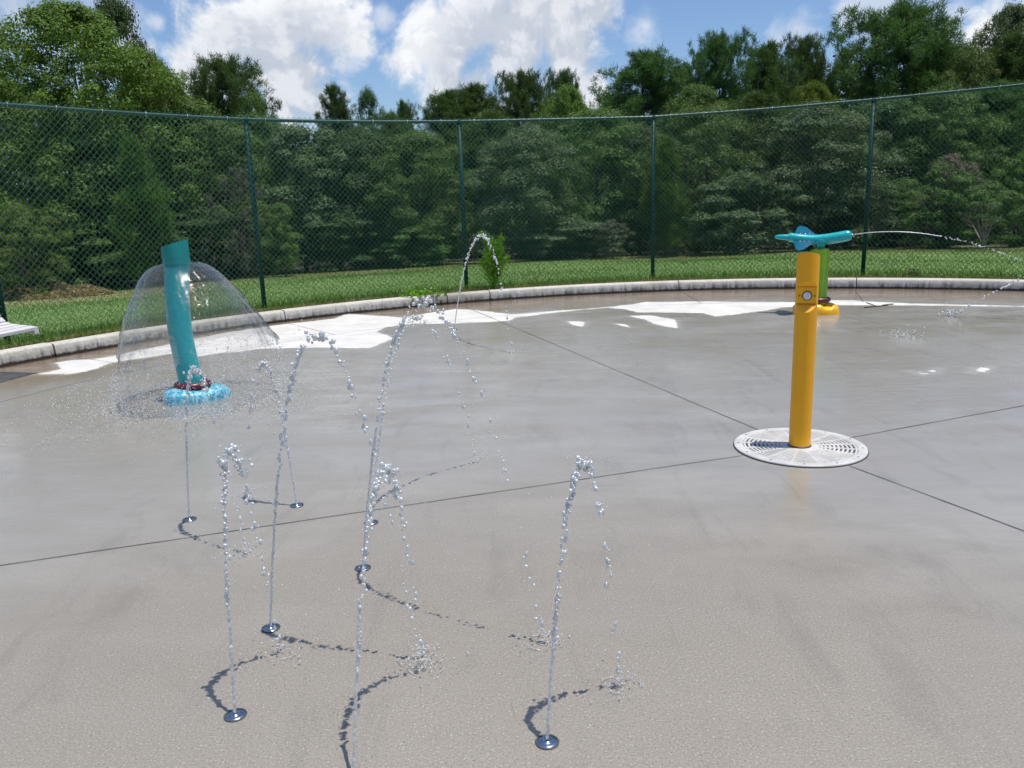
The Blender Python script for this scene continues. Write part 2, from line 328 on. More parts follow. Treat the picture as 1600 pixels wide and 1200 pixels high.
wet = t.mix(t.math('MULTIPLY', t.ramp(flow, .52, .70), .22), wet, (.150, .142, .128)); wet = t.mix(t.math('MULTIPLY', t.ramp(stn, .55, .70), .30), wet, (.20, .175, .14)); wet = t.mix(t.math('MULTIPLY', t.ramp(stn, .30, .42, 1, 0), .25), wet, (.40, .385, .35))
# algae-brown water standing in the gutter
gut = t.ramp(t.math('ADD', rad, t.math('MULTIPLY_ADD', ne, .9, -.45)), 6.95, 7.75); gcol = t.mix(t.ramp(rad, 7.7, RK), (.215, .165, .110), (.135, .088, .050))
gcol = t.mix(t.ramp(mid, .4, .7), gcol, (.25, .20, .145)); wet = t.mix(t.math('MULTIPLY', gut, .97), wet, gcol)
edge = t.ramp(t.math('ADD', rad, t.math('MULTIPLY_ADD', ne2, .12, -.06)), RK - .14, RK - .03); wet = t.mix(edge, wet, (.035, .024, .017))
dryc = t.mix(t.ramp(ne, .3, .7), (.56, .54, .50), (.68, .66, .62)); dryc = t.mix(t.math('MULTIPLY', t.ramp(fine, .58, .75), .25), dryc, (.5, .48, .45))
halo = t.ramp(t.math('ADD', dr, t.math('MULTIPLY_ADD', ne2, .16, -.08)), -.09, .01)
wet = t.mix(t.math('MULTIPLY', halo, .38), wet, (.50, .48, .44)); t.L.new(t.mix(dryf, wet, dryc), b.inputs['Base Color'])
pud = t.ramp(t.math('ADD', t.math('MULTIPLY', mid, .6), t.math('MULTIPLY', big, .5)), .42, .66)
rw = t.math('MULTIPLY_ADD', pud, -.26, .33); rw = t.math('MULTIPLY_ADD', nearf, -.06, rw)
gd = t.n('ShaderNodeVectorMath', operation='DISTANCE', i={0: g, 1: (1.35, 3.7, 0)}).outputs['Value']; gm = t.ramp(t.math('ADD', gd, t.math('MULTIPLY_ADD', stn, 1.2, -.6)), .7, 1.9, 1, 0); rw = t.math('MULTIPLY_ADD', gm, t.math('SUBTRACT', .13, rw), rw)   # film of water running to the drain
t.L.new(t.math('MAXIMUM', rw, t.math('MULTIPLY', dryf, .85)), b.inputs['Roughness'])
b.inputs['Specular IOR Level'].default_value = .5
td = t.n('ShaderNodeVectorMath', operation='DISTANCE', i={0: g, 1: tuple(TOWER)}).outputs['Value']
rip = t.math('MULTIPLY', t.math('SINE', t.math('MULTIPLY_ADD', t.noise(g, 4, 3), 14., t.math('MULTIPLY', td, 110.))), t.math('MULTIPLY', t.ramp(td, .15, .4), t.ramp(td, .55, 1.1, 1, 0)))
hgt = t.math('MULTIPLY', t.noise(g, 110, 4, .7), t.math('MULTIPLY_ADD', nearf, .0075, .0006))
hgt = t.math('ADD', hgt, t.math('MULTIPLY', t.noise(t.mapping(g, (6, 11, 1)), 1, 3), .004)); hgt = t.math('ADD', hgt, t.math('MULTIPLY', rip, .0005))
bp = t.n('ShaderNodeBump', i={'Strength': .6, 'Distance': 1.}); t.L.new(hgt, bp.inputs['Height']); t.L.new(bp.outputs[0], b.inputs['Normal'])
deck = tag(link_mesh('splash_pad_deck', me, m), kind='structure')
del V, F, dry

# joints sawn into the slab
GR = at(1249, 699); GR[2] = 0
mj = paint('joint_filler', (.085, .08, .072), .6, .3, 0); J = MB()
def strip(a, b, wd=.006, z=.003):
    a, b = np.array(a[:2]), np.array(b[:2]); d = b - a; L_ = np.linalg.norm(d); d /= L_; n_ = np.array([-d[1], d[0]])
    k = max(2, int(L_ / .12)); V = []
    for i in range(k + 1):
        p = a + d * L_ * i / k + n_ * random.uniform(-.0015, .0015)
        ww = wd * random.uniform(.75, 1.2) / 2
        V += [(*(p + n_ * ww), z), (*(p - n_ * ww), z)]
    J.add(V, [(2 * i, 2 * i + 1, 2 * i + 3, 2 * i + 2) for i in range(k)])
def rim_pt(p, q, rr):                       # where the ray p->q meets the circle of radius rr about the pad's centre
    p, q = np.array(p[:2]), np.array(q[:2]); d = (q - p) / np.linalg.norm(q - p); e = p - PC; bq = e @ d; return p + d * (-bq + math.sqrt(bq * bq - e @ e + rr * rr))
def off(p, q, k): p, q = np.array(p[:2]), np.array(q[:2]); return p + (q - p) / np.linalg.norm(q - p) * k
for q, rr in (((0, 884), RRING), ((740, 485), RK - .06), ((1600, 634), RRING), ((1600, 830), RRING)):
    Q = at(*q); strip(off(GR, Q, .38), rim_pt(GR, Q, rr))
for th in np.radians([31, 52, 72.5, 89, 128.5, 146, 162]):
    d = np.array([math.cos(th), math.sin(th)]); strip(PC + d * RRING, PC + d * (RK - .05))
for k in range(0, 360):
    a, b2 = R(k), R(k + 1); strip(PC + RRING * np.array([math.cos(a), math.sin(a)]), PC + RRING * np.array([math.cos(b2), math.sin(b2)]), .006)
tag(J.build('deck_joint', mj, smooth=False), kind='structure')

# kerb in cast lengths
m, t, b = new_mat('kerb_concrete'); g = t.n('ShaderNodeNewGeometry').outputs['Position']; sp = t.n('ShaderNodeSeparateXYZ', i={0: g}).outputs
k1 = t.noise(g, 2.2, 6, .65); k2 = t.noise(g, 22, 5, .7); k3 = t.noise(t.mapping(g, (16, 16, 1.2)), 1, 4, .6)
c = t.mix(t.ramp(k1, .3, .7), (.48, .45, .39), (.66, .63, .565)); c = t.mix(t.math('MULTIPLY', t.ramp(k2, .52, .72), .4), c, (.22, .19, .15))
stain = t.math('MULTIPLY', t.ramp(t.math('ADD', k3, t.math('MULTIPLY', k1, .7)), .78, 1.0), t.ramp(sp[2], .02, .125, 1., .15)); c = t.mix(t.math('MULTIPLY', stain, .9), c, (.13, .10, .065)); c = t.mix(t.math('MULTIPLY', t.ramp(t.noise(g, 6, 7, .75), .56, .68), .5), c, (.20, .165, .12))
dd = t.n('ShaderNodeVectorMath', operation='DISTANCE', i={0: g, 1: tuple(at(685, 470))}).outputs['Value']
c = t.mix(t.math('MULTIPLY', t.ramp(t.math('ADD', dd, t.math('MULTIPLY', k3, .9)), .55, 1.35, 1, 0), .7), c, (.16, .125, .09))
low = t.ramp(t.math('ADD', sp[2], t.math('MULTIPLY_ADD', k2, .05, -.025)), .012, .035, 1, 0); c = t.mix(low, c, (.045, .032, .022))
t.L.new(c, b.inputs['Base Color']); b.inputs['Roughness'].default_value = .8
bp = t.n('ShaderNodeBump', i={'Strength': .5, 'Distance': .02}); t.L.new(k2, bp.inputs['Height']); t.L.new(bp.outputs[0], b.inputs['Normal'])
K = MB(); prof = [(RK, -.02), (RK + .004, .05), (RK + .012, .11), (RK + .022, .124), (RK + .045, .132), (RK + .15, .134), (RK + .168, .128), (RK + .175, .10), (RK + .175, -.05)]
cuts = [-30, -10, 10, 31, 52, 72.2, 89.1, 108.2, 112.5, 128, 146.5, 165, 185, 205, 230, 255, 280, 305, 330]
for a, b2 in zip(cuts[:-1], cuts[1:]):
    n_ = max(3, int((b2 - a) / .8)); V = []; wob = random.uniform(-.006, .006)
    for i in range(n_ + 1):
        th = R(a + .05 + (b2 - a - .1) * i / n_)
        for r_, z_ in prof: V.append((PC[0] + (r_ + wob) * math.cos(th), PC[1] + (r_ + wob) * math.sin(th), z_ + wob * .5 * (z_ > .05)))
    p_ = len(prof); Fk = [(i * p_ + j, i * p_ + j + 1, (i + 1) * p_ + j + 1, (i + 1) * p_ + j) for i in range(n_) for j in range(p_ - 1)]
    Fk += [tuple(range(p_)), tuple(range(n_ * p_, (n_ + 1) * p_))[::-1]]
    K.add(V, Fk)
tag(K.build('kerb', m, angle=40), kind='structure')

# ------------------------------------------------------------------ lawn falling away from the pad
def ground_z(x, y):
    dx, dy = x - PC[0], y - PC[1]; r = np.hypot(dx, dy); th = np.degrees(np.arctan2(dy, dx)) % 360
    sl_ = np.interp(th, [0, 55, 85, 120, 200, 360], [.045, .047, .060, .066, .060, .045])
    z = .115 - sl_ * np.clip(r - 9.3, 0, 28) + .04 * np.sin(x * .7 + 1) * np.clip((r - 10) / 6, 0, 1) * np.cos(y * .5)
    return z
rs = np.concatenate([[RK + .1, RK + .2], np.arange(8.8, 40, .5), [45, 60, 100, 200, 500, 1200]]); ths = np.radians(np.arange(0, 360, 2.)); nr, nth = len(rs), len(ths)
TT, RR = np.meshgrid(ths, rs); X = PC[0] + RR * np.cos(TT); Y = PC[1] + RR * np.sin(TT); V = np.c_[X.ravel(), Y.ravel(), ground_z(X, Y).ravel()]
I, Jx = np.meshgrid(np.arange(nr - 1), np.arange(nth), indexing='ij'); J2 = (Jx + 1) % nth
F = np.c_[(I * nth + Jx).ravel(), ((I + 1) * nth + Jx).ravel(), ((I + 1) * nth + J2).ravel(), (I * nth + J2).ravel()]
m, t, b = new_mat('lawn_turf'); g = t.n('ShaderNodeNewGeometry').outputs['Position']
n1 = t.noise(g, .35, 5, .6); n2 = t.noise(t.mapping(g, (9, 5, 1)), 1, 6, .7); n3 = t.noise(g, 1.6, 4, .6)
rad = t.n('ShaderNodeVectorMath', operation='DISTANCE', i={0: g, 1: (PC[0], PC[1], 0)}).outputs['Value']
c = t.mix(t.ramp(n2, .3, .7), (.090, .165, .030), (.140, .235, .046)); c = t.mix(t.math('MULTIPLY', t.ramp(n3, .48, .7), .6), c, (.20, .25, .06))
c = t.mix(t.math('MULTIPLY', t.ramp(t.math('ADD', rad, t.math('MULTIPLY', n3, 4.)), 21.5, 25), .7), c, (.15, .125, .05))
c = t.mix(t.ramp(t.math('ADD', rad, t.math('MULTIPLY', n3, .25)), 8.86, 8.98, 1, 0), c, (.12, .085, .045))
hd = t.n('ShaderNodeVectorMath', operation='DISTANCE', i={0: g, 1: tuple(atD(90, 455, 19.5))}).outputs['Value']; c = t.mix(t.math('MULTIPLY', t.ramp(t.math('ADD', hd, t.math('MULTIPLY', n3, 2.2)), 2.2, 5.2, 1, 0), .75), c, (.25, .21, .095))
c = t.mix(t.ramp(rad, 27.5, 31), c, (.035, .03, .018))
t.L.new(c, b.inputs['Base Color']); b.inputs['Roughness'].default_value = .9
bp = t.n('ShaderNodeBump', i={'Strength': .6, 'Distance': .06}); t.L.new(n2, bp.inputs['Height']); t.L.new(bp.outputs[0], b.inputs['Normal'])
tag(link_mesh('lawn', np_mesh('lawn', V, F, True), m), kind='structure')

def blades(n, r0, r1, th0, th1, h, wd, name, mat, label, cat, power=1.5, spread=.35):
    r = r0 + (r1 - r0) * rng.random(n) ** power; th = np.radians(th0 + (th1 - th0) * rng.random(n))
    x = PC[0] + r * np.cos(th); y = PC[1] + r * np.sin(th); z = ground_z(x, y)
    s_ = (1 + (r - 8.6) / 14) * rng.uniform(.6, 1.3, n); a = rng.random(n) * 6.283
    dx, dy = np.cos(a) * wd * s_ / 2, np.sin(a) * wd * s_ / 2; hx = rng.normal(0, spread, n) * h * s_; hy = rng.normal(0, spread, n) * h * s_
    V = np.empty((n, 3, 3)); V[:, 0] = np.c_[x - dx, y - dy, z - .01]; V[:, 1] = np.c_[x + dx, y + dy, z - .01]; V[:, 2] = np.c_[x + hx, y + hy, z + h * s_]
    o = link_mesh(name, np_mesh(name, V.reshape(-1, 3), np.arange(3 * n).reshape(-1, 3)), mat)
    return tag(o, label, cat, kind='stuff')
blades(150000, 8.72, 27, 44, 160, .015, .013, 'grass', M['grassb'], 'short green mown grass behind the kerb and under the fence', 'grass', 1.7)
blades(9000, 8.66, 8.86, 40, 165, .045, .008, 'dry_thatch', M['straw'], 'straw coloured dead grass along the back edge of the kerb', 'dry grass', 1., .9)
blades(6500, 8.70, 9.2, 40, 165, .10, .012, 'rough_grass', M['grassb'], 'taller uncut grass tufts at the foot of the fence', 'grass', 1., .5)

# ------------------------------------------------------------------ chain-link fence
ZT = [0, 40, 60, 66, 71.7, 76.2, 81.2, 89, 91, 101.6, 109.6, 115, 121.6, 128.7, 137.5, 142.4, 146.5, 165, 200]
ZV = [2.80, 2.74, 2.665, 2.638, 2.607, 2.582, 2.556, 2.52, 2.509, 2.509, 2.496, 2.490, 2.486, 2.489, 2.512, 2.526, 2.53, 2.56, 2.6]
def rail_z(deg): return float(np.interp(deg, ZT, ZV))
def fp(deg, z, r=RF): return np.array([PC[0] + r * math.cos(R(deg)), PC[1] + r * math.sin(R(deg)), z])
fence = empty('chain_link_fence', (*fp(109.4, 0)[:2], 0.11), 0, 'tall curved green chain link fence standing behind the concrete kerb', 'fence')
fo = np.array(fence.location)
A0, A1 = 14., 184.; PW = .0735; dth = math.degrees(PW / 2 / RF); ncol = int((A1 - A0) / dth); nrow = 66
kk = np.arange(ncol); jj = np.arange(nrow + 1)
KK, JJ = np.meshgrid(kk, jj, indexing='ij')
deg = A0 + dth * (KK + ((JJ + KK) % 2)) + rng.normal(0, .006, KK.shape)
zt = np.interp(deg, ZT, ZV) + .042; zb = .10; Z = zb + (zt - zb) * JJ / nrow
rr = RF - .032 + np.where((JJ + KK) % 2 == 0, .0032, -.0032) + .012 * np.sin(deg * .9) * np.sin(Z * 2.4)
P3 = np.stack([PC[0] + rr * np.cos(np.radians(deg)) - fo[0], PC[1] + rr * np.sin(np.radians(deg)) - fo[1], Z - fo[2]], -1)   # wires x nodes x 3
a = P3[:, :-1].reshape(-1, 3); b2 = P3[:, 1:].reshape(-1, 3); tdir = b2 - a; tdir /= np.linalg.norm(tdir, axis=1)[:, None]
rad_dir = a + fo - np.array([PC[0], PC[1], 0]); rad_dir[:, 2] = 0; rad_dir /= np.linalg.norm(rad_dir, axis=1)[:, None]
side = np.cross(tdir, rad_dir); WR = .0027; V = np.empty((len(a), 6, 3))
for k in range(3):
    q = 2 * math.pi * k / 3; o_ = WR * (math.cos(q) * rad_dir + math.sin(q) * side); V[:, k] = a + o_; V[:, 3 + k] = b2 + o_
base = (np.arange(len(a)) * 6)[:, None]
F = np.concatenate([base + np.array([k, (k + 1) % 3, 3 + (k + 1) % 3, 3 + k]) for k in range(3)])
link_mesh('wire_mesh', np_mesh('wire_mesh', V.reshape(-1, 3), F, True), M['wire'], fence)
T = MB(); T.tube([fp(d, rail_z(d)) - fo for d in np.arange(A0, A1, 1.)], .0215, 10)
rail = T.build('top_rail', M['fence'], fence)
TI = MB()
for d in np.arange(A0 + 1, A1 - 1, 3.1):
    p = fp(d, rail_z(d), RF - .012) - fo; tg = np.array([-math.sin(R(d)), math.cos(R(d)), 0]); n_ = np.array([math.cos(R(d)), math.sin(R(d)), 0])
    TI.tube([p + n_ * (.028 * math.cos(q)) + np.array([0, 0, .028 * math.sin(q)]) + tg * .003 * q for q in np.linspace(0, 6.3, 9)], .0035, 5)
TI.build('wire_tie', paint('tie_wire', (.5, .52, .52), .3, .1, 0, .8), rail)
for d in (15.1, 33.8, 52.6, 71.4, 91.0, 109.4, 128.2, 147.6, 166.5, 183):
    P_ = MB(); c_ = fp(d, 0) - fo; P_.tube([c_ + [0, 0, .05], c_ + [0, 0, rail_z(d) - .012]], .030, 14)
    po = P_.build('post', M['post'], fence)
    cp = MB(); cp.lathe([(.034, -.05), (.036, -.02), (.034, .0), (.025, .02), (.0, .03)], c_ + [0, 0, rail_z(d)], 14); cp.build('rail_cap', M['post'], po)

# ------------------------------------------------------------------ spray tower (left)
def frame_at(P0):                           # upright frame whose x runs across the line of sight to P0
    a = math.atan2(P0[1], P0[0]) - math.pi / 2
    return a
vr = np.array([math.cos(frame_at(TOWER)), math.sin(frame_at(TOWER)), 0.]); vd = np.array([-vr[1], vr[0], 0])
def loc_of(px, py, P0): q = atP(px, py, P0); return np.array([(q - P0) @ np.array([math.cos(frame_at(P0)), math.sin(frame_at(P0)), 0]), 0, q[2]])
tower = empty('spray_tower', TOWER, frame_at(TOWER), 'leaning teal pipe water feature on a mottled blue foot, under a water dome', 'water feature')
cl = [loc_of(x, y, TOWER) for x, y in ((299, 600), (297, 590), (293.5, 575), (289, 556), (284.5, 535), (281, 515), (278.5, 490), (277, 465), (276.3, 440), (276.2, 412))]
cl = [np.interp(s_, np.arange(len(cl)), [c[0] for c in cl]) * np.array([1, 0, 0]) + np.interp(s_, np.arange(len(cl)), [c[2] for c in cl]) * np.array([0, 0, 1]) for s_ in np.linspace(0, len(cl) - 1, 40)]
T = MB(); T.tube(cl, [.092 - .004 * math.sin(i / 39 * 3.1) for i in range(40)], 40, ref=(1., 0, 0)); T.build('pipe', M['teal'], tower, angle=50)
top0 = cl[-1]; n_ = 48; V = []
for j, rr in ((0, .097), (1, .100), (2, .0985), (3, .086), (4, .086)):
    for k in range(n_):
        q = 2 * math.pi * k / n_; x = rr * math.cos(q); y = rr * math.sin(q)
        ztop = .150 + .26 * x + .05 * math.cos(q) ** 2 * 0 - .10 * y
        z = {0: -.012, 1: .02, 2: ztop, 3: ztop - .002, 4: .03}[j]
        V.append((top0[0] + x, y, top0[2] + z))
F_ = [(j * n_ + k, j * n_ + (k + 1) % n_, (j + 1) * n_ + (k + 1) % n_, (j + 1) * n_ + k) for j in range(4) for k in range(n_)] + [tuple(range(4 * n_, 5 * n_)), tuple(range(n_))[::-1]]
T = MB(); T.add(V, F_); T.build('cap', M['teal_dark'], tower, angle=40)
c0 = loc_of(301, 602, TOWER)
C_ = MB(); C_.lathe(torus_prof(.112, .026, 14), (c0[0], 0, c0[2] + .01), 40, True); col = C_.build('collar', M['maroon'], tower)
for k in range(10):
    q = 2 * math.pi * (k + .3) / 10; B = MB(); B.tube([(c0[0] + .132 * math.cos(q), .132 * math.sin(q), c0[2] - .022), (c0[0] + .135 * math.cos(q), .135 * math.sin(q), c0[2] - .002)], .008, 6); B.build('bolt', M['nozzle_rim'], col, smooth=False)
def foot(name, mat, parent, u0, u1, hw, hfun, cx=0, cy=0, ang=0, notch=None):
    V = []; nr_, nq = 16, 64; L_ = (u1 - u0) / 2; um = (u0 + u1) / 2
    for i in range(nr_ + 1):
        ro = i / nr_
        for k in range(nq):
            q = 2 * math.pi * k / nq; cq, sq = math.cos(q), math.sin(q)
            ex = abs(cq) ** .8 * (1 if cq > 0 else -1); ey = abs(sq) ** .8 * (1 if sq > 0 else -1)
            u = um + L_ * ex * ro; v = hw * ey * ro * (1 - .12 * ex)
            z = hfun((u - u0) / (u1 - u0), v / hw) * max(0, 1 - ro ** 4.5) ** (1 / 2.2)
            # sides tuck in a little at the ground
            if i == nr_: u = um + (L_ - .012) * ex; v = (hw - .012) * ey * (1 - .12 * ex)
            V.append((cx + u * math.cos(ang) - v * math.sin(ang), cy + u * math.sin(ang) + v * math.cos(ang), z))
    F_ = [(i * nq + k, i * nq + (k + 1) % nq, (i + 1) * nq + (k + 1) % nq, (i + 1) * nq + k) for i in range(nr_) for k in range(nq)]
    f_ = MB(); f_.add(V, F_); o = f_.build(name, mat, parent); mod = o.modifiers.new('s', 'SUBSURF'); mod.levels = mod.render_levels = 1
    return o
foot('foot_base', M['foot'], tower, -.235, .295, .19, lambda s_, v: .118 - .028 * s_ + .008 * math.sin(s_ * 9), cx=.0, cy=-.01, ang=.2)

# water dome falling from the tower's slot
prof = [(1.018, .102), (1.027, .125), (1.024, .165), (1.006, .21), (.974, .255), (.925, .305), (.85, .36), (.76, .42), (.66, .478), (.56, .53), (.47, .572), (.43, .60), (.39, .625)]
zz = np.linspace(0, 1, 110); pz = np.interp(zz, np.linspace(0, 1, len(prof)), [p[0] + .03 for p in prof]); pr = np.interp(zz, np.linspace(0, 1, len(prof)), [p[1] * .96 for p in prof])
nq = 220; V = []
for i in range(110):
    s_ = zz[i]; ox = top0[0] + .085 * max(0, (1.03 - pz[i]) / .68) ** 1.1
    for k in range(nq):
        q = 2 * math.pi * k / nq
        low = noise.noise(Vector((math.cos(q) * 1.6, math.sin(q) * 1.6, 3.3)))
        wv = noise.noise(Vector((math.cos(q) * 3.5, math.sin(q) * 3.5, pz[i] * 4))) + .5 * noise.noise(Vector((math.cos(q) * 11, math.sin(q) * 11, pz[i] * 3)))
        fw = noise.noise(Vector((math.cos(q) * 7, math.sin(q) * 7, pz[i] * 26))); st_ = noise.noise(Vector((math.cos(q) * 22, math.sin(q) * 22, pz[i] * 2.5)))
        r_ = pr[i] * (1 + (.05 * wv + .018 * st_) * s_ + .010 * fw * (.3 + s_) + .035 * max(0, s_ - .88) / .12 * (math.sin(q * 5 + 1) * .6 + low))
        z = pz[i] - s_ ** 5 * (.05 + .06 * low + .05 * st_ + .014 * math.sin(q * 9) + .02 * math.sin(q * 5 + 2) - .0 * math.cos(q)) + .005 * wv * s_ + .085 * (r_ - .1) * math.cos(q)
        V.append((ox + r_ * math.cos(q), r_ * math.sin(q), z))
F_ = [(i * nq + k, i * nq + (k + 1) % nq, (i + 1) * nq + (k + 1) % nq, (i + 1) * nq + k) for i in range(109) for k in range(nq)]
dome = link_mesh('water_dome', np_mesh('water_dome', V, F_, True), M['film'], None, TOWER); dome.rotation_euler.z = frame_at(TOWER)
tag(dome, 'clear bell shaped sheet of water falling round the leaning teal pipe', 'water spray')

# ------------------------------------------------------------------ drain grate and activator bollard
grate = empty('drain_grate', (GR[0], GR[1], 0), 0, 'round pale slotted drain grate round the foot of the yellow bollard', 'drain grate'); grate.scale = (.925, .925, 1)
dr_, nt_ = .0042, 480; rg = np.arange(.062, .402, dr_); nr = len(rg); solid = np.ones((nr - 1, nt_), bool)
for i in range(nr - 1):
    r_ = rg[i] + dr_ / 2
    for k in range(nt_):
        q = (k + .5) / nt_ * 360; qq = R(q); x, y = r_ * math.cos(qq), r_ * math.sin(qq)
        if .115 < r_ < .345:
            sec = q % 90
            if (q < 38 or q > 322 or 142 < q < 218):                    # left and right fans: rings of short slots
                c_ = 0 if (q < 38 or q > 322) else 180
                dq = (q - c_ + 180) % 360 - 180; wd = .012 / r_ * 57
                bars = min(abs(dq), abs(abs(dq) - 19))
                if (i % 6) < 3 and bars * r_ / 57.3 > .006 and abs(abs(dq) - 38) * r_ / 57.3 > .008: solid[i, k] = False
            else:                                                       # front and back fans: slanting slots either side of a spine
                c_ = 90 if q < 180 else 270; dq = (q - c_ + 180) % 360 - 180
                v = r_ * math.cos(R(dq)); uu = abs(r_ * math.sin(R(dq)))
                band = (v - .55 * uu) % .024
                if abs(dq) * r_ / 57.3 > .006 and band < .0125 and abs(abs(dq) - 52) * r_ / 57.3 > .012 and (abs(abs(dq) - 26) * r_ / 57.3 > .005): solid[i, k] = False
zt = .013; vid = lambda i, k, b_: (b_ * nr + i) * nt_ + k % nt_
V = [(r_ * math.cos(2 * math.pi * k / nt_), r_ * math.sin(2 * math.pi * k / nt_), z - (.003 if r_ > .396 and z > .01 else 0)) for z in (zt, .004) for r_ in rg for k in range(nt_)]
F_ = []
for i in range(nr - 1):
    for k in range(nt_):
        if not solid[i, k]: continue
        F_.append((vid(i, k, 0), vid(i + 1, k, 0), vid(i + 1, k + 1, 0), vid(i, k + 1, 0)))
        if not solid[i, (k + 1) % nt_]: F_.append((vid(i, k + 1, 0), vid(i + 1, k + 1, 0), vid(i + 1, k + 1, 1), vid(i, k + 1, 1)))
        if not solid[i, k - 1]: F_.append((vid(i + 1, k, 0), vid(i, k, 0), vid(i, k, 1), vid(i + 1, k, 1)))
        if i + 1 > nr - 2 or not solid[i + 1, k]: F_.append((vid(i + 1, k + 1, 0), vid(i + 1, k, 0), vid(i + 1, k, 1), vid(i + 1, k + 1, 1)))
        if i == 0 or not solid[i - 1, k]: F_.append((vid(i, k, 0), vid(i, k + 1, 0), vid(i, k + 1, 1), vid(i, k, 1)))
link_mesh('grate_plate', np_mesh('grate_plate', V, F_), M['grate'], grate)
T = MB(); T.lathe([(.0005, .0035), (.403, .0035)], (0, 0, 0), 64); T.build('pit_shade_disc', M['drain'], grate, smooth=False)  # flat dark disc on the deck, painted shade seen through the slots
for k in range(12):
    q = R(15 + 30 * k); B = MB(); B.lathe([(.0001, .0145), (.006, .0142), (.0065, .0128)], (.37 * math.cos(q), .37 * math.sin(q), 0), 10); B.build('screw', M['nozzle_rim'], grate, smooth=False)

fb = frame_at(GR); BOL = np.array([GR[0], GR[1], 0.])
bol = empty('activator_bollard', (GR[0], GR[1], .0135), fb, 'yellow tubular activator bollard with a round silver push button', 'bollard')
zof = lambda y: loc_of(1256, y, BOL)[2] - .0135
RB = .0605; z_sc, z_pt, z_pb, z_lb = zof(438), zof(447), zof(473.5), zof(486); dN = .028
zs = np.concatenate([np.arange(0, z_lb - .02, .03), np.arange(z_lb - .02, z_sc + .03, .0025), np.arange(z_sc + .04, zof(396), .01), [zof(394)]]); nq = 96; V = []
ztop = zof(393)
for z in zs:
    if z < z_lb: dep = 0
    elif z < z_pb: dep = dN * 1.25 * (z - z_lb) / (z_pb - z_lb)
    elif z < z_pt: dep = dN
    elif z < z_sc: dep = dN * (1 - (z - z_pt) / (z_sc - z_pt))
    else: dep = 0
    for k in range(nq):
        q = 2 * math.pi * k / nq; x, y = RB * math.cos(q), RB * math.sin(q); y = max(y, -RB + dep)
        V.append((x, y, min(z, ztop - .42 * (y + RB))))
nz_ = len(zs); F_ = [(i * nq + k, i * nq + (k + 1) % nq, (i + 1) * nq + (k + 1) % nq, (i + 1) * nq + k) for i in range(nz_ - 1) for k in range(nq)]
V = np.array(V); V[-nq:, 2] = ztop - .42 * (V[-nq:, 1] + RB)
capc = len(V); V = np.vstack([V, [0, 0, ztop - .42 * RB]]); F_ += [((nz_ - 1) * nq + k, (nz_ - 1) * nq + (k + 1) % nq, capc) for k in range(nq)]
T = MB(); T.add(V, F_); body = T.build('post_body', M['yellow'], bol, angle=28)
yp = -RB + dN; zm = (z_pt + z_pb) / 2 - .002
def disc_y(name, mat, parent, x, z, r, y0, y1, n=28, rr=None):
    T = MB(); V = []
    pf = [(0, y1), (r * .82, y1), (r * .97, y1 + .0015), (r, y1 + .004), (r, y0)]
    for a_r, yy in pf:
        for k in range(n): q = 2 * math.pi * k / n; V.append((x + a_r * math.cos(q), yy, z + a_r * math.sin(q)))
    T.add(V, [(i * n + k, i * n + (k + 1) % n, (i + 1) * n + (k + 1) % n, (i + 1) * n + k) for i in range(len(pf) - 1) for k in range(n)]); return T.build(name, mat, parent, angle=40)
btn = disc_y('button', M['button'], bol, .002, zm, .0215, yp, yp - .011)
disc_y('button_ring', M['button_ring'], btn, .002, zm, .0265, yp + .001, yp - .004)
T = MB()
for x in (-.0385, .0425):
    for q in (0, 60, 120): 
        d = np.array([math.cos(R(q + 30)), 0, math.sin(R(q + 30))]) * .0068; c_ = np.array([x, yp - .001, zm]); T.tube([c_ - d, c_ + d], .0013, 5)
T.build('panel_mark', M['mark'], bol)
T = MB()
for z in (z_pt, z_pb): T.box((0, yp - .0008, z), (2 * math.sqrt(RB ** 2 - yp ** 2) - .004, .002, .0035))
T.build('panel_seam', M['mark'], bol, smooth=False)
T = MB(); T.lathe([(RB + .001, .0), (RB + .006, .0), (RB + .004, .006), (RB + .001, .008)], (0, 0, 0), 48); T.build('base_seal', M['nozzle_rim'], bol)

# ------------------------------------------------------------------ plane-shaped water cannon (behind, right)
PL = at(1277, 489.5); PL[2] = 0
fpl = frame_at(PL); plane = empty('plane_water_cannon', PL, fpl, 'teal toy plane water cannon on a lime green post with yellow foot', 'water feature')
Lp = lambda x, y: loc_of(x, y, PL)
foot('foot_base', M['cowl'], plane, -.29, .265, .20, lambda s_, v: .135 - .02 * abs(s_ - .5) - (.03 if abs(s_ - .72) < .1 and v < -.2 else 0), cx=-.01, cy=0, ang=.05)
T = MB(); T.tube([(.005, 0, .11), (.005, 0, .16), (.005, 0, Lp(1277, 389)[2])], .092, 36); T.build('pole', M['green'], plane, angle=40)
T = MB(); T.lathe(torus_prof(.112, .026, 12), (.005, 0, .165), 36, True); T.build('collar', M['maroon'], plane)
zc = Lp(1277, 372)[2]; sw = Lp(1277, 388)[2]
T = MB(); T.lathe([(.0, sw), (.042, sw + .0), (.040, sw + .03), (.055, sw + .06), (.09, sw + .085), (.04, sw + .12)], (-.0, 0, 0), 28); T.build('swivel', M['plane_teal'], plane)
pts = [Lp(x, y) for x, y in ((1232, 370.6), (1236, 371), (1250, 373), (1265, 374.6), (1280, 374.8), (1295, 373.3), (1310, 371), (1324, 368.3), (1328, 367.6), (1330.3, 367.2), (1331.2, 367.0))]
rad_ = [.046, .052, .054, .057, .060, .061, .062, .061, .056, .040, .018]
T = MB(); T.tube(pts, rad_, 28); bodyp = T.build('plane_body', M['plane_teal'], plane, angle=60)
T = MB(); e = Lp(1331, 367); T.tube([e + [-.01, 0, 0], e + [.014, 0, .002]], .012, 12); T.build('nozzle', M['nozzle_steel'], bodyp)
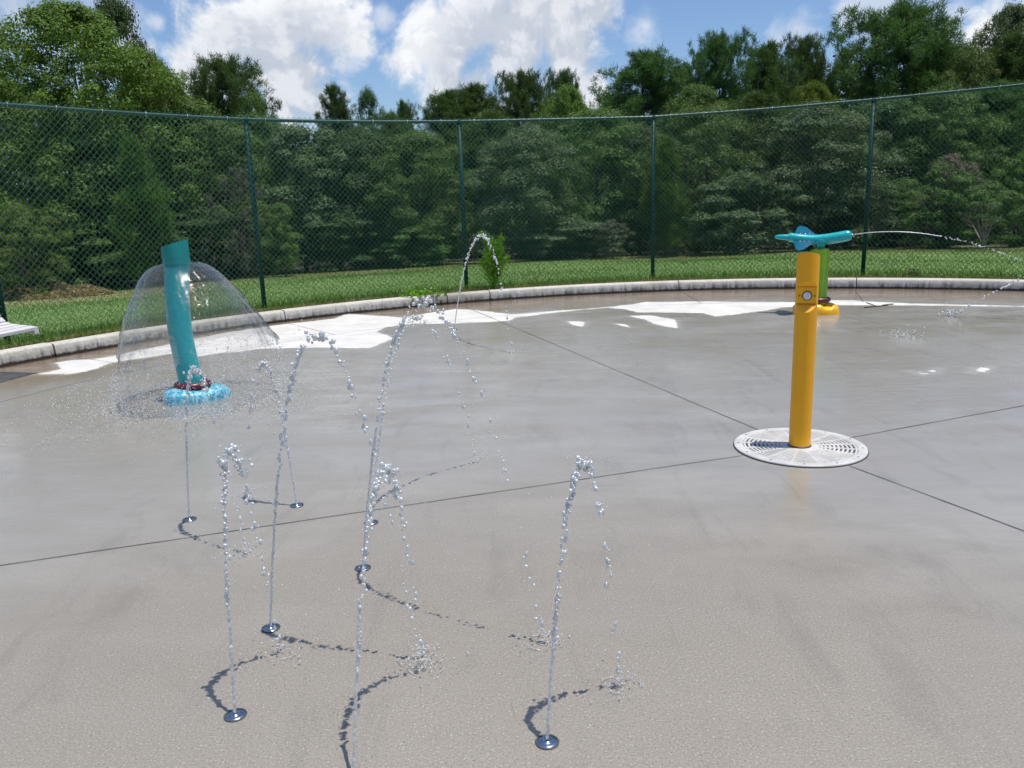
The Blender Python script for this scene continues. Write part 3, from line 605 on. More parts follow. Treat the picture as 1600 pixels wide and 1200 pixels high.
h0, h1 = Lp(1240, 371.2), Lp(1210.5, 370)
T = MB(); T.tube([h0 + (h1 - h0) * s_ for s_ in (0, .25, .5, .8, .95, 1.)], [.030, .034, .033, .027, .018, .006], 18); T.build('handle', M['plane_teal'], plane)
def wing(sgn):
    w_ = empty('wing'); w_.parent = plane
    # thin rounded delta plate, swept back and tilted up
    o2 = [(.02, .02), (-.26, .02), (-.275, .07), (-.24, .26), (-.20, .30), (-.13, .26), (-.04, .13)]
    V = []
    for zz_ in (-.007, .007):
        for x, s_ in o2: V.append((x - .045, sgn * s_, zz_))
    n = len(o2); T = MB(); T.add(V, [tuple(range(n))[::-1], tuple(range(n, 2 * n))] + [(k, (k + 1) % n, n + (k + 1) % n, n + k) for k in range(n)])
    o = T.build('wing', M['wing_blue'], plane, bevel=.004, angle=30); bpy.data.objects.remove(w_)
    o.location = (-.012, 0, zc); o.scale = (.9, .86, 1); o.rotation_euler = (R(30), 0, 0)
    for k in range(3):
        B = MB(); B.lathe([(.0, .019), (.009, .017), (.014, .010), (.015, .006)], (-.24 + .055 * k, sgn * (.09 + 0.0 * k), 0), 12); B.build('bolt', M['bolt'], o)
    return o
wing(1); wing(-1)

# ------------------------------------------------------------------ bench at the left edge
Bf = at(60, 508, .45); bd = np.array([-.27, -.96, 0]); bd /= np.linalg.norm(bd); bb = np.array([-.96, .27, 0])
bench = empty('park_bench', (Bf[0], Bf[1], 0), math.atan2(bd[1], bd[0]), 'pale slatted bench with curved back standing at the kerb left of the water dome', 'bench')
# local x = along the bench, local -y... bb expressed in the local frame
s_b = 1 if np.cross(bd, bb)[2] > 0 else -1
sect = [(0, .435), (.10, .445), (.20, .452), (.30, .462), (.36, .480), (.41, .525), (.44, .59), (.465, .68), (.485, .78)]
def slab(d0, z0, d1, z1, x0, x1, th, T):
    v = np.array([d1 - d0, z1 - z0]); n_ = np.array([-v[1], v[0]]) / np.linalg.norm(v) * th; V = []
    for x in (x0, x1):
        for p in ((d0, z0), (d1, z1), (d1 + n_[0] * -1, z1 + n_[1] * -1), (d0 - n_[0], z0 - n_[1])): V.append((x, s_b * p[0], p[1]))
    T.add(V, [(0, 1, 2, 3), (7, 6, 5, 4), (0, 4, 5, 1), (1, 5, 6, 2), (2, 6, 7, 3), (3, 7, 4, 0)])
for i in range(len(sect) - 1):
    T = MB(); (a0, z0), (a1, z1) = sect[i], sect[i + 1]; g_ = .006 / math.hypot(a1 - a0, z1 - z0)
    slab(a0 + (a1 - a0) * g_, z0 + (z1 - z0) * g_, a1 - (a1 - a0) * g_, z1 - (z1 - z0) * g_, 0, 1.5, .028, T); T.build('seat_slat' if i < 4 else 'back_slat', M['bench'], bench, smooth=False, bevel=.003)
T = MB()
for (a0, z0), (a1, z1) in zip(sect[:-1], sect[1:]): slab(a0, z0 - .03, a1 + .004, z1 - .03, .004, .05, .03, T)
T.build('end_rail', M['bench'], bench, smooth=False)
for x in (.62, 1.3):
    for p, q in (((.05, 0), (.09, .40)), ((.40, 0), (.33, .42))):
        T = MB(); T.tube([(x, s_b * p[0], p[1]), (x, s_b * q[0], q[1])], .022, 10); T.build('leg', M['bench_leg'], bench)

# ------------------------------------------------------------------ floor nozzles and their jets
ico = bmesh.new(); bmesh.ops.create_icosphere(ico, subdivisions=2, radius=1.); IV = np.array([v.co[:] for v in ico.verts]); IF = np.array([[v.index for v in f.verts] for f in ico.faces]); ico.free()
ico = bmesh.new(); bmesh.ops.create_icosphere(ico, subdivisions=1, radius=1.); IV1 = np.array([v.co[:] for v in ico.verts]); IF1 = np.array([[v.index for v in f.verts] for f in ico.faces]); ico.free()
def drops(centres, radii, axes=None, lo=False):
    """many small water drops in one (verts, tris)"""
    iv, if_ = (IV1, IF1) if lo else (IV, IF); n = len(centres); centres = np.asarray(centres); radii = np.asarray(radii)
    st = np.ones((n, 3)) * radii[:, None]; st *= rng.uniform(.8, 1.25, (n, 3))
    if axes is not None: st[:, 2] *= axes
    V = iv[None] * st[:, None]
    if not lo:
        V = V * (1 + .16 * np.sin(iv[None, :, :1] * 4.1 + rng.random((n, 1, 1)) * 6) * np.sin(iv[None, :, 2:] * 3.7 + rng.random((n, 1, 1)) * 6))
    V = V + centres[:, None]
    F_ = if_[None] + (np.arange(n) * len(iv))[:, None, None]
    return V.reshape(-1, 3), F_.reshape(-1, 3)
N_LABEL = ['steel floor nozzle feeding the leftmost of the two nearest jets', 'steel floor nozzle feeding the nearest jet in front of the bollard',
           'steel floor nozzle whose jet climbs in front of the middle pair, nearest of all', 'steel floor nozzle with a long straight broken shadow running towards the right',
           'steel floor nozzle between the front left jet and the chalk line joint, shadow running right', 'steel floor nozzle in front of the blue foot of the leaning pipe',
           'steel floor nozzle farthest back of the front cluster, jet leaning left', 'steel floor nozzle with a curved shadow sweeping away to a splash', 'lone steel floor nozzle out by the dry white concrete and the kerb']
J_LABEL = ['short arching water jet, leftmost of the nearest ones, curved shadow at its foot', 'short arching water jet standing alone in front of the yellow bollard',
           'arching water jet rising from the bottom edge with its apex beside the middle pair', 'tall water jet whose drops fall far to the right of its nozzle',
           'tall arching water jet peaking beside the water dome', 'water jet climbing in front of the blue foot and red collar', 'slender water jet leaning left out of the back of the cluster',
           'tall water jet falling away to a small round splash', 'distant water jet spraying white drops before the tall green weed']
APEX = [(358, 710), (912, 728), (603, 736), (662, 480), (497, 530), (304, 580), (415, 570), (648, 500), (755, 370)]
N_LABEL[4] = 'steel floor nozzle behind the front left jet, broken shadow running right from it'
for i, (n_px, l_px, a_px) in enumerate(zip(NOZ, LAND, APEX)):
    n_, l_ = at(*n_px), at(*l_px); n_[2] = l_[2] = 0
    nzz = empty('floor_nozzle', n_, 0, N_LABEL[i], 'floor nozzle', 'floor nozzles set in the splash pad')
    T = MB(); T.lathe([(.0335, .0008), (.034, .0028), (.0325, .0042), (.029, .0040), (.028, .002)], (0, 0, 0), 28); T.build('rim', M['nozzle_rim'], nzz)
    T = MB(); T.lathe([(.0285, .002), (.0280, .0038), (.020, .0044), (.012, .0042), (.010, .0062), (.0075, .008), (.0035, .008), (.003, .003)], (0, 0, 0), 28); T.build('cap', M['nozzle_steel'], nzz)
    d = ray(*a_px); A = np.c_[l_ - n_, [0, 0, 1], -d]; ta, h, _ = np.linalg.solve(A, np.array([0, 0, CAM_H]) - n_); ta = min(max(ta, .3), .68)
    def pos(s):
        s = np.atleast_1d(np.asarray(s, float)); z = np.where(s < ta, h * (1 - ((ta - s) / ta) ** 2), h * (1 - ((s - ta) / (1 - ta)) ** 2))
        return n_ + (l_ - n_) * s[:, None] + np.c_[0 * z, 0 * z, z + .01]
    sc = 1.0 if i < 8 else 1.35
    s_at = lambda fz: ta * (1 - math.sqrt(1 - fz))                      # parameter where the rising stream reaches height fz*h
    Vs, Fs = [], []; nv = 0
    def push(v, f):
        global _dummy
        Vs.append(v); Fs.append(np.asarray(f) + sum(len(q) for q in Vs[:-1]))
    # unbroken, bumpy stream near the nozzle
    ss = np.linspace(0, s_at(.55), 90); pp = pos(ss); tb = MB(); rr = [sc * (.0036 + .0018 * (noise.noise(Vector((j * .55, i * 7, 0))) + .3) + .0020 * j / 90 * max(0, noise.noise(Vector((j * .35, i * 3, 5))))) for j in range(90)]
    tb.tube(pp + rng.normal(0, .0012, pp.shape), np.maximum(rr, .0012), 8, cap=False); tv = np.concatenate(tb.v); tf = np.array(tb.f); tri = np.vstack([tf[:, [0, 1, 2]], tf[:, [0, 2, 3]]]); push(tv, tri)
    # beads on the way up, blobs at the crest, scattered drops coming down
    s1 = np.concatenate([s_at(.35) + (s_at(.97) - s_at(.35)) * ((np.arange(70) + rng.random(70)) / 70) ** .8])
    c = pos(s1) + rng.normal(0, .004, (70, 3)); v, f = drops(c, sc * rng.uniform(.0025, .0068, 70), rng.uniform(.9, 1.6, 70)); push(v, f)
    s2 = ta + rng.normal(0, .075, 40); c = pos(np.clip(s2, .05, .95)) + rng.normal(0, .009 * sc, (40, 3)); v, f = drops(c, sc * rng.uniform(.002, .0082, 40)); push(v, f)
    # clustered drops on the fall
    cl_ = ta + (1 - ta) * (np.arange(9) + rng.random(9)) / 9; s3 = np.clip((cl_[:, None] + rng.normal(0, .018, (9, 6))).ravel(), ta, .985)
    c = pos(s3) + rng.normal(0, .006 * sc, (54, 3)); v, f = drops(c, sc * rng.uniform(.002, .0068, 54), rng.uniform(.9, 1.9, 54)); push(v, f)
    s4 = rng.random(60); c = pos(.1 + .88 * s4) + rng.normal(0, .03 * sc, (60, 3)); c[:, 2] = np.abs(c[:, 2]); v, f = drops(c, sc * rng.uniform(.0010, .0026, 60), lo=True); push(v, f)
    V = np.concatenate(Vs) - n_; F_ = np.concatenate(Fs)
    o = link_mesh('water_jet', np_mesh('water_jet', V, F_, True), M['water'], None, n_); tag(o, J_LABEL[i], 'water jet', 'arching water jets of the splash pad')
    # splash where it lands: a broken ring and a small crown
    rs_ = .05 * sc; T = MB(); a0 = rng.random() * 6
    for seg in range(3):
        q0 = a0 + seg * 2.1; q1 = q0 + rng.uniform(.7, 1.1); ro = rs_ * rng.uniform(.7, 1.25)
        T.tube([(ro * math.cos(q) * 1.2, ro * math.sin(q), .0035 + .006 * abs(math.sin(3 * q + seg)) * rng.random()) for q in np.linspace(q0, q1, 9)], [.0004, .0008, .0011, .0013, .0014, .0013, .0011, .0008, .0004], 6, cap=False)
    tv = np.concatenate(T.v); tf = np.array(T.f); nd = 80
    rr_ = np.abs(rng.normal(0, .055 * sc, nd)); qa = rng.random(nd) * 6.28; c = np.c_[rr_ * np.cos(qa), rr_ * np.sin(qa), np.abs(rng.normal(.012, .022 * sc, nd))]
    v, f = drops(c, sc * rng.uniform(.001, .0040, nd), lo=True)
    o = link_mesh('splash', np_mesh('splash', np.vstack([tv, v]), np.vstack([tf[:, [0, 1, 2]], tf[:, [0, 2, 3]], f + len(tv)]), True), M['water'], None, l_)
    tag(o, 'small crown of water drops where the jet %s lands' % ['at the front left', 'in front of the yellow bollard', 'from the bottom edge of the view', 'with the longest fall to the right', 'beside the water dome', 'in front of the blue foot', 'leaning left at the back', 'with the curved shadow', 'out by the kerb'][i], 'splash', 'splashes where the jets land')

# stream thrown by the plane, and a stray stream falling in from the right
def stream(pts, name, label, r0, r1, nseg, nbead, seed):
    g_ = np.random.default_rng(seed); pts = np.array(pts); s_ = np.linspace(0, len(pts) - 1, nseg)
    q = np.c_[[np.interp(s_, np.arange(len(pts)), pts[:, k]) for k in range(3)]].T
    for _ in range(12): q[1:-1] = (q[:-2] + 2 * q[1:-1] + q[2:]) / 4
    cut = int(nseg * .45) if nbead else nseg; Vs, Fs = [], []; T = MB()
    if cut > 4 and r0 > 0:
        T.tube(q[:cut], [r0 * g_.uniform(.8, 1.25) for _ in range(cut)], 8, cap=False); tv = np.concatenate(T.v); tf = np.array(T.f); Vs.append(tv); Fs.append(np.vstack([tf[:, [0, 1, 2]], tf[:, [0, 2, 3]]]))
    if nbead:
        k = np.sort(g_.uniform((cut - 6 if r0 > 0 else 0), nseg - 1, nbead)); c = np.c_[[np.interp(k, np.arange(nseg), q[:, j]) for j in range(3)]].T + g_.normal(0, .006, (nbead, 3))
        v, f = drops(c, g_.uniform(r1 * .5, r1 * 1.3, nbead), None); Fs.append(f + (len(Vs[0]) if Vs else 0)); Vs.append(v)
    V = np.concatenate(Vs); o_ = V.mean(0) * 0 + q[0]; o = link_mesh(name, np_mesh(name, V - o_, np.concatenate(Fs), True), M['water'], None, o_); return tag(o, label, 'water jet')
stream([atP(x, y, PL) for x, y in ((1332, 366.5), (1352, 364), (1375, 362.2), (1400, 361.8), (1425, 363), (1450, 365.8), (1475, 370), (1500, 375.5), (1525, 382), (1550, 390), (1575, 399.5), (1600, 410), (1630, 424), (1660, 440))],
       'water_jet', 'thin flat arc of water shot by the teal plane past the fence', .0038, .0056, 160, 120, 3)
PR = at(1488, 495); PR[2] = 0
stream([atP(x, y, PR) for x, y in ((1700, 395), (1660, 405), (1620, 422), (1590, 438), (1560, 453), (1530, 470), (1505, 484), (1487, 494))], 'water_jet', 'stray line of falling water drops in front of the kerb beyond the plane', 0, .0095, 80, 60, 4)
def splash(px, label, n, spread, r, up=.03, seed=1):
    g_ = np.random.default_rng(seed); p = at(*px); p[2] = 0; rr_ = np.abs(g_.normal(0, spread, n)); qa = g_.random(n) * 6.28
    c = np.c_[rr_ * np.cos(qa), rr_ * np.sin(qa) * 1.4, np.abs(g_.normal(.01, up, n))]; v, f = drops(c, g_.uniform(r * .4, r, n), lo=True)
    o = link_mesh('splash', np_mesh('splash', v, f, True), M['spray'], None, p); return tag(o, label, 'splash', 'splashes where the jets land')
splash((1412, 526), 'low splash of white drops on the wet deck right of the yellow foot', 110, .13, .007, .03, 11)
splash((1482, 494), 'small splash under the stray line of falling drops', 60, .06, .009, .05, 12)
# fine spray flung out by the dome
g_ = np.random.default_rng(21); n = 3900; qa = g_.random(n) * 6.28; rr_ = np.abs(g_.normal(.66, .36, n)); keep = rr_ > .12; qa, rr_ = qa[keep], rr_[keep]; n = len(qa)
c = np.c_[rr_ * np.cos(qa), rr_ * np.sin(qa), np.abs(g_.normal(.0, .10, n)) * np.exp(-((rr_ - .62) / .5) ** 2) + .003]
n2 = 700; q2 = g_.random(n2) * 6.28; c2 = np.c_[(.62 + g_.normal(0, .05, n2)) * np.cos(q2) + .08, (.62 + g_.normal(0, .05, n2)) * np.sin(q2), g_.uniform(.02, .38, n2)]
n3 = 1600; q3 = g_.random(n3) * 6.28; r3 = g_.normal(.62, .085, n3); c3 = np.c_[r3 * np.cos(q3) + .07, r3 * np.sin(q3), np.abs(g_.normal(0, .035, n3)) + .002]
ns = 70; qs = g_.random(ns) * 6.28; rs2 = .61 + g_.normal(0, .02, ns); zz2 = g_.uniform(.0, 1, (ns, 16)); c4 = np.stack([(rs2 * np.cos(qs) + .08)[:, None] + .03 * (1 - zz2) * np.cos(qs)[:, None], (rs2 * np.sin(qs))[:, None] + .03 * (1 - zz2) * np.sin(qs)[:, None], .01 + zz2 * (.33 + .07 * np.cos(qs))[:, None]], -1).reshape(-1, 3) + g_.normal(0, .004, (ns * 16, 3))
c2 = np.vstack([c2, c3, c4]); n2 = len(c2)
v, f = drops(np.vstack([c, c2]), np.concatenate([g_.uniform(.0012, .0050, n), g_.uniform(.0012, .0052, n2)]), lo=True)
o = link_mesh('spray_droplets', np_mesh('spray_droplets', v, f, True), M['spray'], None, TOWER); tag(o, 'fine scattered spray thrown over the deck round the water dome', 'spray', kind='stuff')
n = 1500; x = g_.uniform(-1.9, .9, n); y = 1.75 + 2.7 * g_.random(n) ** .8; keep = g_.random(n) < np.clip(1.15 - np.hypot((x + .35) / 1.4, (y - 2.9) / 1.5), .05, 1); x, y = x[keep], y[keep]
z = np.abs(g_.normal(0, .05, len(x))) * (g_.random(len(x)) < .35) + .0012
v, f = drops(np.c_[x, y, z], g_.uniform(.0008, .0024, len(x)), lo=True)
o = link_mesh('spray_droplets', np_mesh('spray_droplets', v, f, True), M['water']); tag(o, 'scattered droplets lying on the deck among the floor jets', 'droplets', kind='stuff')

# ------------------------------------------------------------------ vegetation
def leaf_quads(c, nrm, size, aspect=.55, g_=rng):
    n = len(c); nrm = nrm / (np.linalg.norm(nrm, axis=1)[:, None] + 1e-9); a = g_.normal(size=(n, 3)); a -= nrm * (a * nrm).sum(1)[:, None]; a /= np.linalg.norm(a, axis=1)[:, None] + 1e-9; b_ = np.cross(nrm, a)
    L_ = (size / 2)[:, None]; W_ = L_ * aspect; V = np.empty((n, 4, 3)); V[:, 0] = c - a * L_; V[:, 1] = c + b_ * W_ + nrm * L_ * .12; V[:, 2] = c + a * L_; V[:, 3] = c - b_ * W_ + nrm * L_ * .12
    return V.reshape(-1, 3), np.arange(4 * n).reshape(-1, 4)
def trunk_mesh(name, h, r, limbs, seed, multi=1):
    g_ = np.random.default_rng(seed); T = MB()
    for mth in range(multi):
        lean = g_.normal(0, .04 if multi == 1 else .28, 2); pts = [np.array([lean[0] * h * s_ ** 1.2 + .05 * math.sin(4 * s_ + seed), lean[1] * h * s_ ** 1.2, h * s_ - .15 * (s_ == 0)]) for s_ in np.linspace(0, 1, 9)]
        rr = [r * (1 - .85 * s_) * (1.25 if s_ == 0 else 1) for s_ in np.linspace(0, 1, 9)]; T.tube(pts, rr, 9)
        for k in range(limbs):
            s_ = g_.uniform(.3, .92); i_ = s_ * 8; p0 = pts[int(i_)] * (1 - i_ % 1) + pts[min(8, int(i_) + 1)] * (i_ % 1); q = g_.random() * 6.28; ln = h * g_.uniform(.2, .36) * (1.15 - s_ * .6)
            d = np.array([math.cos(q), math.sin(q), g_.uniform(.15, .9)]); T.tube([p0, p0 + d * ln * .5 + [0, 0, .02 * h], p0 + d * ln + [0, 0, .06 * h]], [r * .42 * (1 - s_ * .6), r * .25 * (1 - s_ * .6), r * .05], 6)
    me = bpy.data.meshes.new(name); me.from_pydata(np.concatenate(T.v).tolist(), [], T.f); me.polygons.foreach_set('use_smooth', np.ones(len(me.polygons), bool)); return me
def broad_crown(name, nclus, per, leaf, seed, base=.12, shape=(.5, .5), flat=.45, cl=.075, droop=0., lob=1.):
    """unit-tall crown of leaf clusters; shape = half width low, half width high"""
    g_ = np.random.default_rng(seed); C_ = []
    while len(C_) < nclus:
        z = g_.uniform(base, 1.); s_ = (z - base) / (1 - base)
        env = math.sqrt(max(0, 1 - abs(2 * s_ ** .85 - 1) ** 2.3)) * (shape[0] * (1 - s_) + shape[1] * s_)
        q = g_.random() * 6.28; lump = 1 + lob * .55 * noise.noise(Vector((math.cos(q) * 1.4 + seed, math.sin(q) * 1.4, z * 3.2))) + lob * .30 * noise.noise(Vector((math.cos(q) * 4, math.sin(q) * 4 + seed, z * 8)))
        rr_ = env * lump * g_.random() ** .24
        C_.append((rr_ * math.cos(q), rr_ * math.sin(q), z * (1 + .05 * noise.noise(Vector((math.cos(q) * 3, seed, 1)))) ))
    C_ = np.array(C_); cs = cl * g_.uniform(.55, 1.45, nclus)
    u_ = g_.normal(size=(nclus, per, 3)); u_ /= np.linalg.norm(u_, axis=2)[..., None]; u_[..., 2] = np.where(g_.random((nclus, per)) < .72, np.abs(u_[..., 2]), u_[..., 2])
    warp = 1 + .28 * np.sin(u_[..., 0] * 5 + C_[:, None, 0] * 40) * np.sin(u_[..., 1] * 5 + C_[:, None, 1] * 40)       # ragged boughs, not balls
    off_ = u_ * (cs[:, None] * g_.uniform(.55, 1.08, (nclus, per)) * warp)[..., None]; rad2 = np.hypot(off_[..., 0], off_[..., 1]); off_[..., 2] *= flat; off_[..., 2] -= droop * rad2
    P = (C_[:, None] + off_).reshape(-1, 3); nn = (u_ * np.array([1, 1, 1.2])).reshape(-1, 3) + g_.normal(size=P.shape) * .38 + np.array([0, 0, .35])
    V, F_ = leaf_quads(P, nn, leaf * g_.uniform(.65, 1.35, len(P)), .55, g_); return np_mesh(name, V, F_)
def pine_crown(name, seed, nwh=16, base=.3, wid=.24, round_=.6, tufts=9, needle=.020, per=16, gap=.0, length=.027):
    g_ = np.random.default_rng(seed); P, Dv = [], []
    for i in range(nwh):
        s_ = i / (nwh - 1); z = base + (1 - base) * (s_ ** .92); env = wid * (max(0, 1 - s_ ** (1.2 + round_ * 2)) ** .8 * min(1, .45 + 1.6 * s_) + .05)
        for k in range(int(g_.integers(6, 9))):
            if g_.random() < gap: continue
            q = g_.random() * 6.28; ln = env * g_.uniform(.55, 1.2); up = g_.uniform(.05, .35) + .5 * s_
            nt2 = max(2, int(tufts * ln / wid))
            for j in range(nt2):
                u_ = 1 - .8 * (g_.random() ** 1.15); p = np.array([math.cos(q) * ln * u_, math.sin(q) * ln * u_, z + up * ln * u_ ** 1.6]) + g_.normal(0, .026, 3) * (.35 + .65 * ln / wid)
                P.append(p); Dv.append(np.array([math.cos(q) * .55, math.sin(q) * .55, .9]) + g_.normal(0, .35, 3))
    P.append(np.array([0, 0, 1.0])); Dv.append(np.array([0, 0, 1.])); P = np.array(P); Dv = np.array(Dv); Dv /= np.linalg.norm(Dv, axis=1)[:, None]; n = len(P)
    d = Dv[:, None] * .62 + g_.normal(0, .55, (n, per, 3)); d /= np.linalg.norm(d, axis=2)[..., None]; L_ = length * g_.uniform(.7, 1.25, (n, per, 1)); b0 = P[:, None] + g_.normal(0, length * .32, (n, per, 3))
    sd = np.cross(d, g_.normal(size=(n, per, 3))); sd /= np.linalg.norm(sd, axis=2)[..., None] + 1e-9; wv = length * .055
    V = np.stack([b0 - sd * wv, b0 + sd * wv, b0 + d * L_], 2).reshape(-1, 3); return np_mesh(name, V, np.arange(len(V)).reshape(-1, 3))
def pine_trunk(name, seed, base):
    g_ = np.random.default_rng(seed); T = MB(); T.tube([(.008 * math.sin(5 * s_ + seed), .006 * math.cos(4 * s_), s_ * .98 - .01) for s_ in np.linspace(0, 1, 10)], [.014 * (1 - .85 * s_) for s_ in np.linspace(0, 1, 10)], 9)
    for k in range(22):
        z = g_.uniform(base, .95); q = g_.random() * 6.28; ln = .19 * (1.1 - (z - base) / (1 - base)) ; T.tube([(0, 0, z), (math.cos(q) * ln * .5, math.sin(q) * ln * .5, z + .02), (math.cos(q) * ln, math.sin(q) * ln, z + .06)], [.004, .003, .001], 5)
    me = bpy.data.meshes.new(name); me.from_pydata(np.concatenate(T.v).tolist(), [], T.f); me.polygons.foreach_set('use_smooth', np.ones(len(me.polygons), bool)); return me
# kinds: (crown mesh, trunk mesh, crown half-width in unit height)
KIND = {}
def reg(k, crown, trunk, half, name): KIND[k] = (crown, trunk, half, name)
reg('airy', broad_crown('crown', 640, 170, .0125, 1, .04, (.46, .42), .75, .058, .15, .5), trunk_mesh('trunk', .8, .022, 9, 1), .45, 'broadleaf_tree')
reg('oak', broad_crown('crown', 150, 430, .0150, 2, .05, (.46, .42), .65, .088, .12), trunk_mesh('trunk', .8, .022, 9, 2), .47, 'broadleaf_tree')
reg('layer', broad_crown('crown', 105, 600, .0150, 3, .04, (.52, .34), .5, .105, .32), trunk_mesh('trunk', .85, .018, 10, 3), .5, 'broadleaf_tree')
reg('slim', broad_crown('crown', 100, 320, .0170, 4, .05, (.34, .26), .7, .075, .1), trunk_mesh('trunk', .85, .016, 9, 4), .34, 'broadleaf_tree')
reg('bush', broad_crown('crown', 70, 400, .0260, 5, .02, (.60, .50), .6, .115, .1), trunk_mesh('trunk', .6, .02, 6, 5, 4), .58, 'shrub')
reg('loose', broad_crown('crown', 60, 200, .0260, 6, .10, (.55, .55), .5, .105, .1), trunk_mesh('trunk', .75, .018, 5, 6, 5), .58, 'shrub')
reg('pine', pine_crown('crown', 11, 17, .26, .22, 1.1, 27, per=38), pine_trunk('trunk', 11, .3), .22, 'pine_tree')
reg('pine2', pine_crown('crown', 12, 14, .42, .26, 1.3, 27, per=38, gap=.10), pine_trunk('trunk', 12, .48), .26, 'pine_tree')
reg('pine3', pine_crown('crown', 13, 20, .12, .24, .75, 28, per=34), pine_trunk('trunk', 13, .12), .24, 'pine_tree')
reg('sapling', pine_crown('crown', 14, 10, .12, .26, .2, 8, per=60, gap=.2, length=.075), pine_trunk('trunk', 14, .12), .28, 'pine_sapling')
used = {}
def tree(kind, x, ytop, D_, wpx, mat, label, group=None, bark='bark', sink=0., yscale=1.):
    crown, trunk, half, name = KIND[kind]; top = atD(x, ytop, D_); gz = float(ground_z(top[0], top[1])) - sink; h = top[2] - gz; wd = wpx * D_ / FPX / 2 / half
    root = empty(name, (top[0], top[1], gz), rng.random() * 6.28, label, 'shrub' if name == 'shrub' else 'tree', group)
    for nm, me, mt in (('trunk', trunk, M[bark]), ('crown', crown, M[mat])):
        if (kind, nm) not in used:
            o = link_mesh('stems' if name == 'shrub' and nm == 'trunk' else ('foliage' if name == 'shrub' else nm), me, mt, root); used[kind, nm] = o
        else:
            o = used[kind, nm].copy(); COL.objects.link(o); o.parent = root
        o.material_slots[0].link = 'OBJECT'; o.material_slots[0].material = mt
        o.scale = (wd, wd, h)
    return root
G1, G2, G3 = 'pines standing out above the fence rail', 'broadleaf trees of the wood edge', 'shrubs along the foot of the wood'
# skyline
tree('airy', 92, 18, 27, 330, 'leaf_b', 'big airy light green tree filling the upper left corner', G2)
tree('oak', 172, 12, 33, 130, 'leaf_c', 'dark crown peeping out behind the big light green tree', G2)
tree('airy', 235, 98, 29, 130, 'leaf_b', 'smaller light green tree sloping down right of the big one', G2)
tree('pine2', 342, 104, 38, 135, 'needle', 'dark pine with four separate tips against the white cloud', G1)
tree('oak', 395, 158, 36, 90, 'leaf_a', 'low round crown just right of the four tipped pine', G2)
tree('pine3', 522, 140, 44, 80, 'needle', 'pointed pine left of the rounded dark one above the rail', G1)
tree('oak', 573, 150, 46, 62, 'leaf_c', 'rounded dark crown next to the pointed pine above the rail', G2)
tree('pine', 628, 165, 55, 50, 'needle', 'small distant pine beside the low gap of sky', G1)
tree('pine', 702, 150, 42, 95, 'needle', 'left half of a broad dark pine pair above the second post', G1)
tree('pine', 742, 140, 43, 110, 'needle', 'taller right half of the dark pine pair above the second post', G1)
tree('pine2', 815, 122, 40, 90, 'needle', 'thin pine with see-through crown left of the yellow green tree', G1)
tree('pine2', 882, 120, 44, 60, 'needle', 'slender pine tip rising behind the yellow green crown', G1)
tree('airy', 882, 142, 37, 120, 'leaf_b', 'yellow green rounded crown below the slender pine tip', G2)
tree('pine', 1006, 90, 42, 135, 'needle', 'full pointed pine left of the third post', G1)
tree('slim', 1062, 98, 44, 70, 'leaf_c', 'thin leafed tree between the full pine and the forked pine', G2)
tree('pine2', 1125, 66, 40, 100, 'needle', 'tall forked pine with clear sky either side', G1)
tree('airy', 1085, 140, 36, 130, 'leaf_a', 'broad mid green crown below the forked pine', G2)
tree('pine', 1205, 76, 42, 95, 'needle', 'dense pine between the forked pine and the bare topped one', G1)
tree('pine2', 1262, 68, 44, 80, 'needle', 'bare topped pine above the yellowish tree', G1)
tree('oak', 1312, 106, 45, 70, 'leaf_c', 'dark low crown filling the dip left of the biggest pine', G2)
tree('airy', 1272, 136, 34, 110, 'leaf_y', 'yellowish crown just touching the rail above the plane', G2)
tree('pine2', 1408, 18, 41, 190, 'needle', 'biggest pine, wide open crown above the fourth post', G1)
tree('pine', 1470, 72, 43, 90, 'needle', 'pine leaning on the right flank of the biggest pine', G1)
tree('airy', 1580, 18, 40, 150, 'leaf_d', 'pale hazy tree in the upper right corner', G2)
tree('oak', 1520, 92, 37, 120, 'leaf_a', 'mid green tree under the pale hazy one on the right', G2)
tree('pine3', 1590, 60, 38, 130, 'needle', 'dark dense pine cut by the right edge', G1)
# middle storey
tree('oak', 20, 140, 30, 260, 'leaf_a', 'wide dark tree behind the bench at the left edge', G2)
tree('layer', 120, 190, 27, 260, 'leaf_a', 'spreading tree with layered boughs left of the water dome', G2)
tree('oak', 300, 172, 29, 230, 'leaf_a', 'broad round tree directly behind the water dome', G2)
tree('oak', 215, 150, 31, 200, 'leaf_c', 'dark tree in the shade between the big airy tree and the dome', G2)
tree('oak', 400, 190, 33, 190, 'leaf_c', 'shaded dark tree behind the first post', G2)
tree('slim', 470, 195, 30, 150, 'leaf_d', 'greyish thin tree with bare twigs right of the first post', G2)
tree('layer', 560, 205, 31, 220, 'leaf_c', 'dark layered tree midway between the first and second post', G2)
tree('pine3', 610, 185, 36, 140, 'needle', 'dense pine hidden below the rail between first and second post', G1)
tree('oak', 650, 215, 30, 170, 'leaf_a', 'round tree left of the second post', G2)
tree('pine3', 760, 180, 36, 150, 'needle', 'dense pine right behind the second post', G1)
tree('layer', 825, 200, 29, 210, 'leaf_d', 'olive tree with pale leaves right of the tall weed', G2)
tree('oak', 930, 180, 32, 190, 'leaf_a', 'mid green tree left of the third post', G2)
tree('layer', 1000, 200, 33, 190, 'leaf_c', 'dark tree behind the third post', G2)
tree('oak', 1100, 175, 30, 190, 'leaf_a', 'full tree just right of the third post', G2)
tree('pine3', 1185, 150, 36, 150, 'needle', 'dense pine low behind the full tree, above the plane', G1)
tree('layer', 1275, 165, 29, 250, 'leaf_d', 'large tree with pale drooping sprays of leaves above the plane', G2)
tree('oak', 1385, 165, 33, 200, 'leaf_c', 'dark tree behind the fourth post', G2)
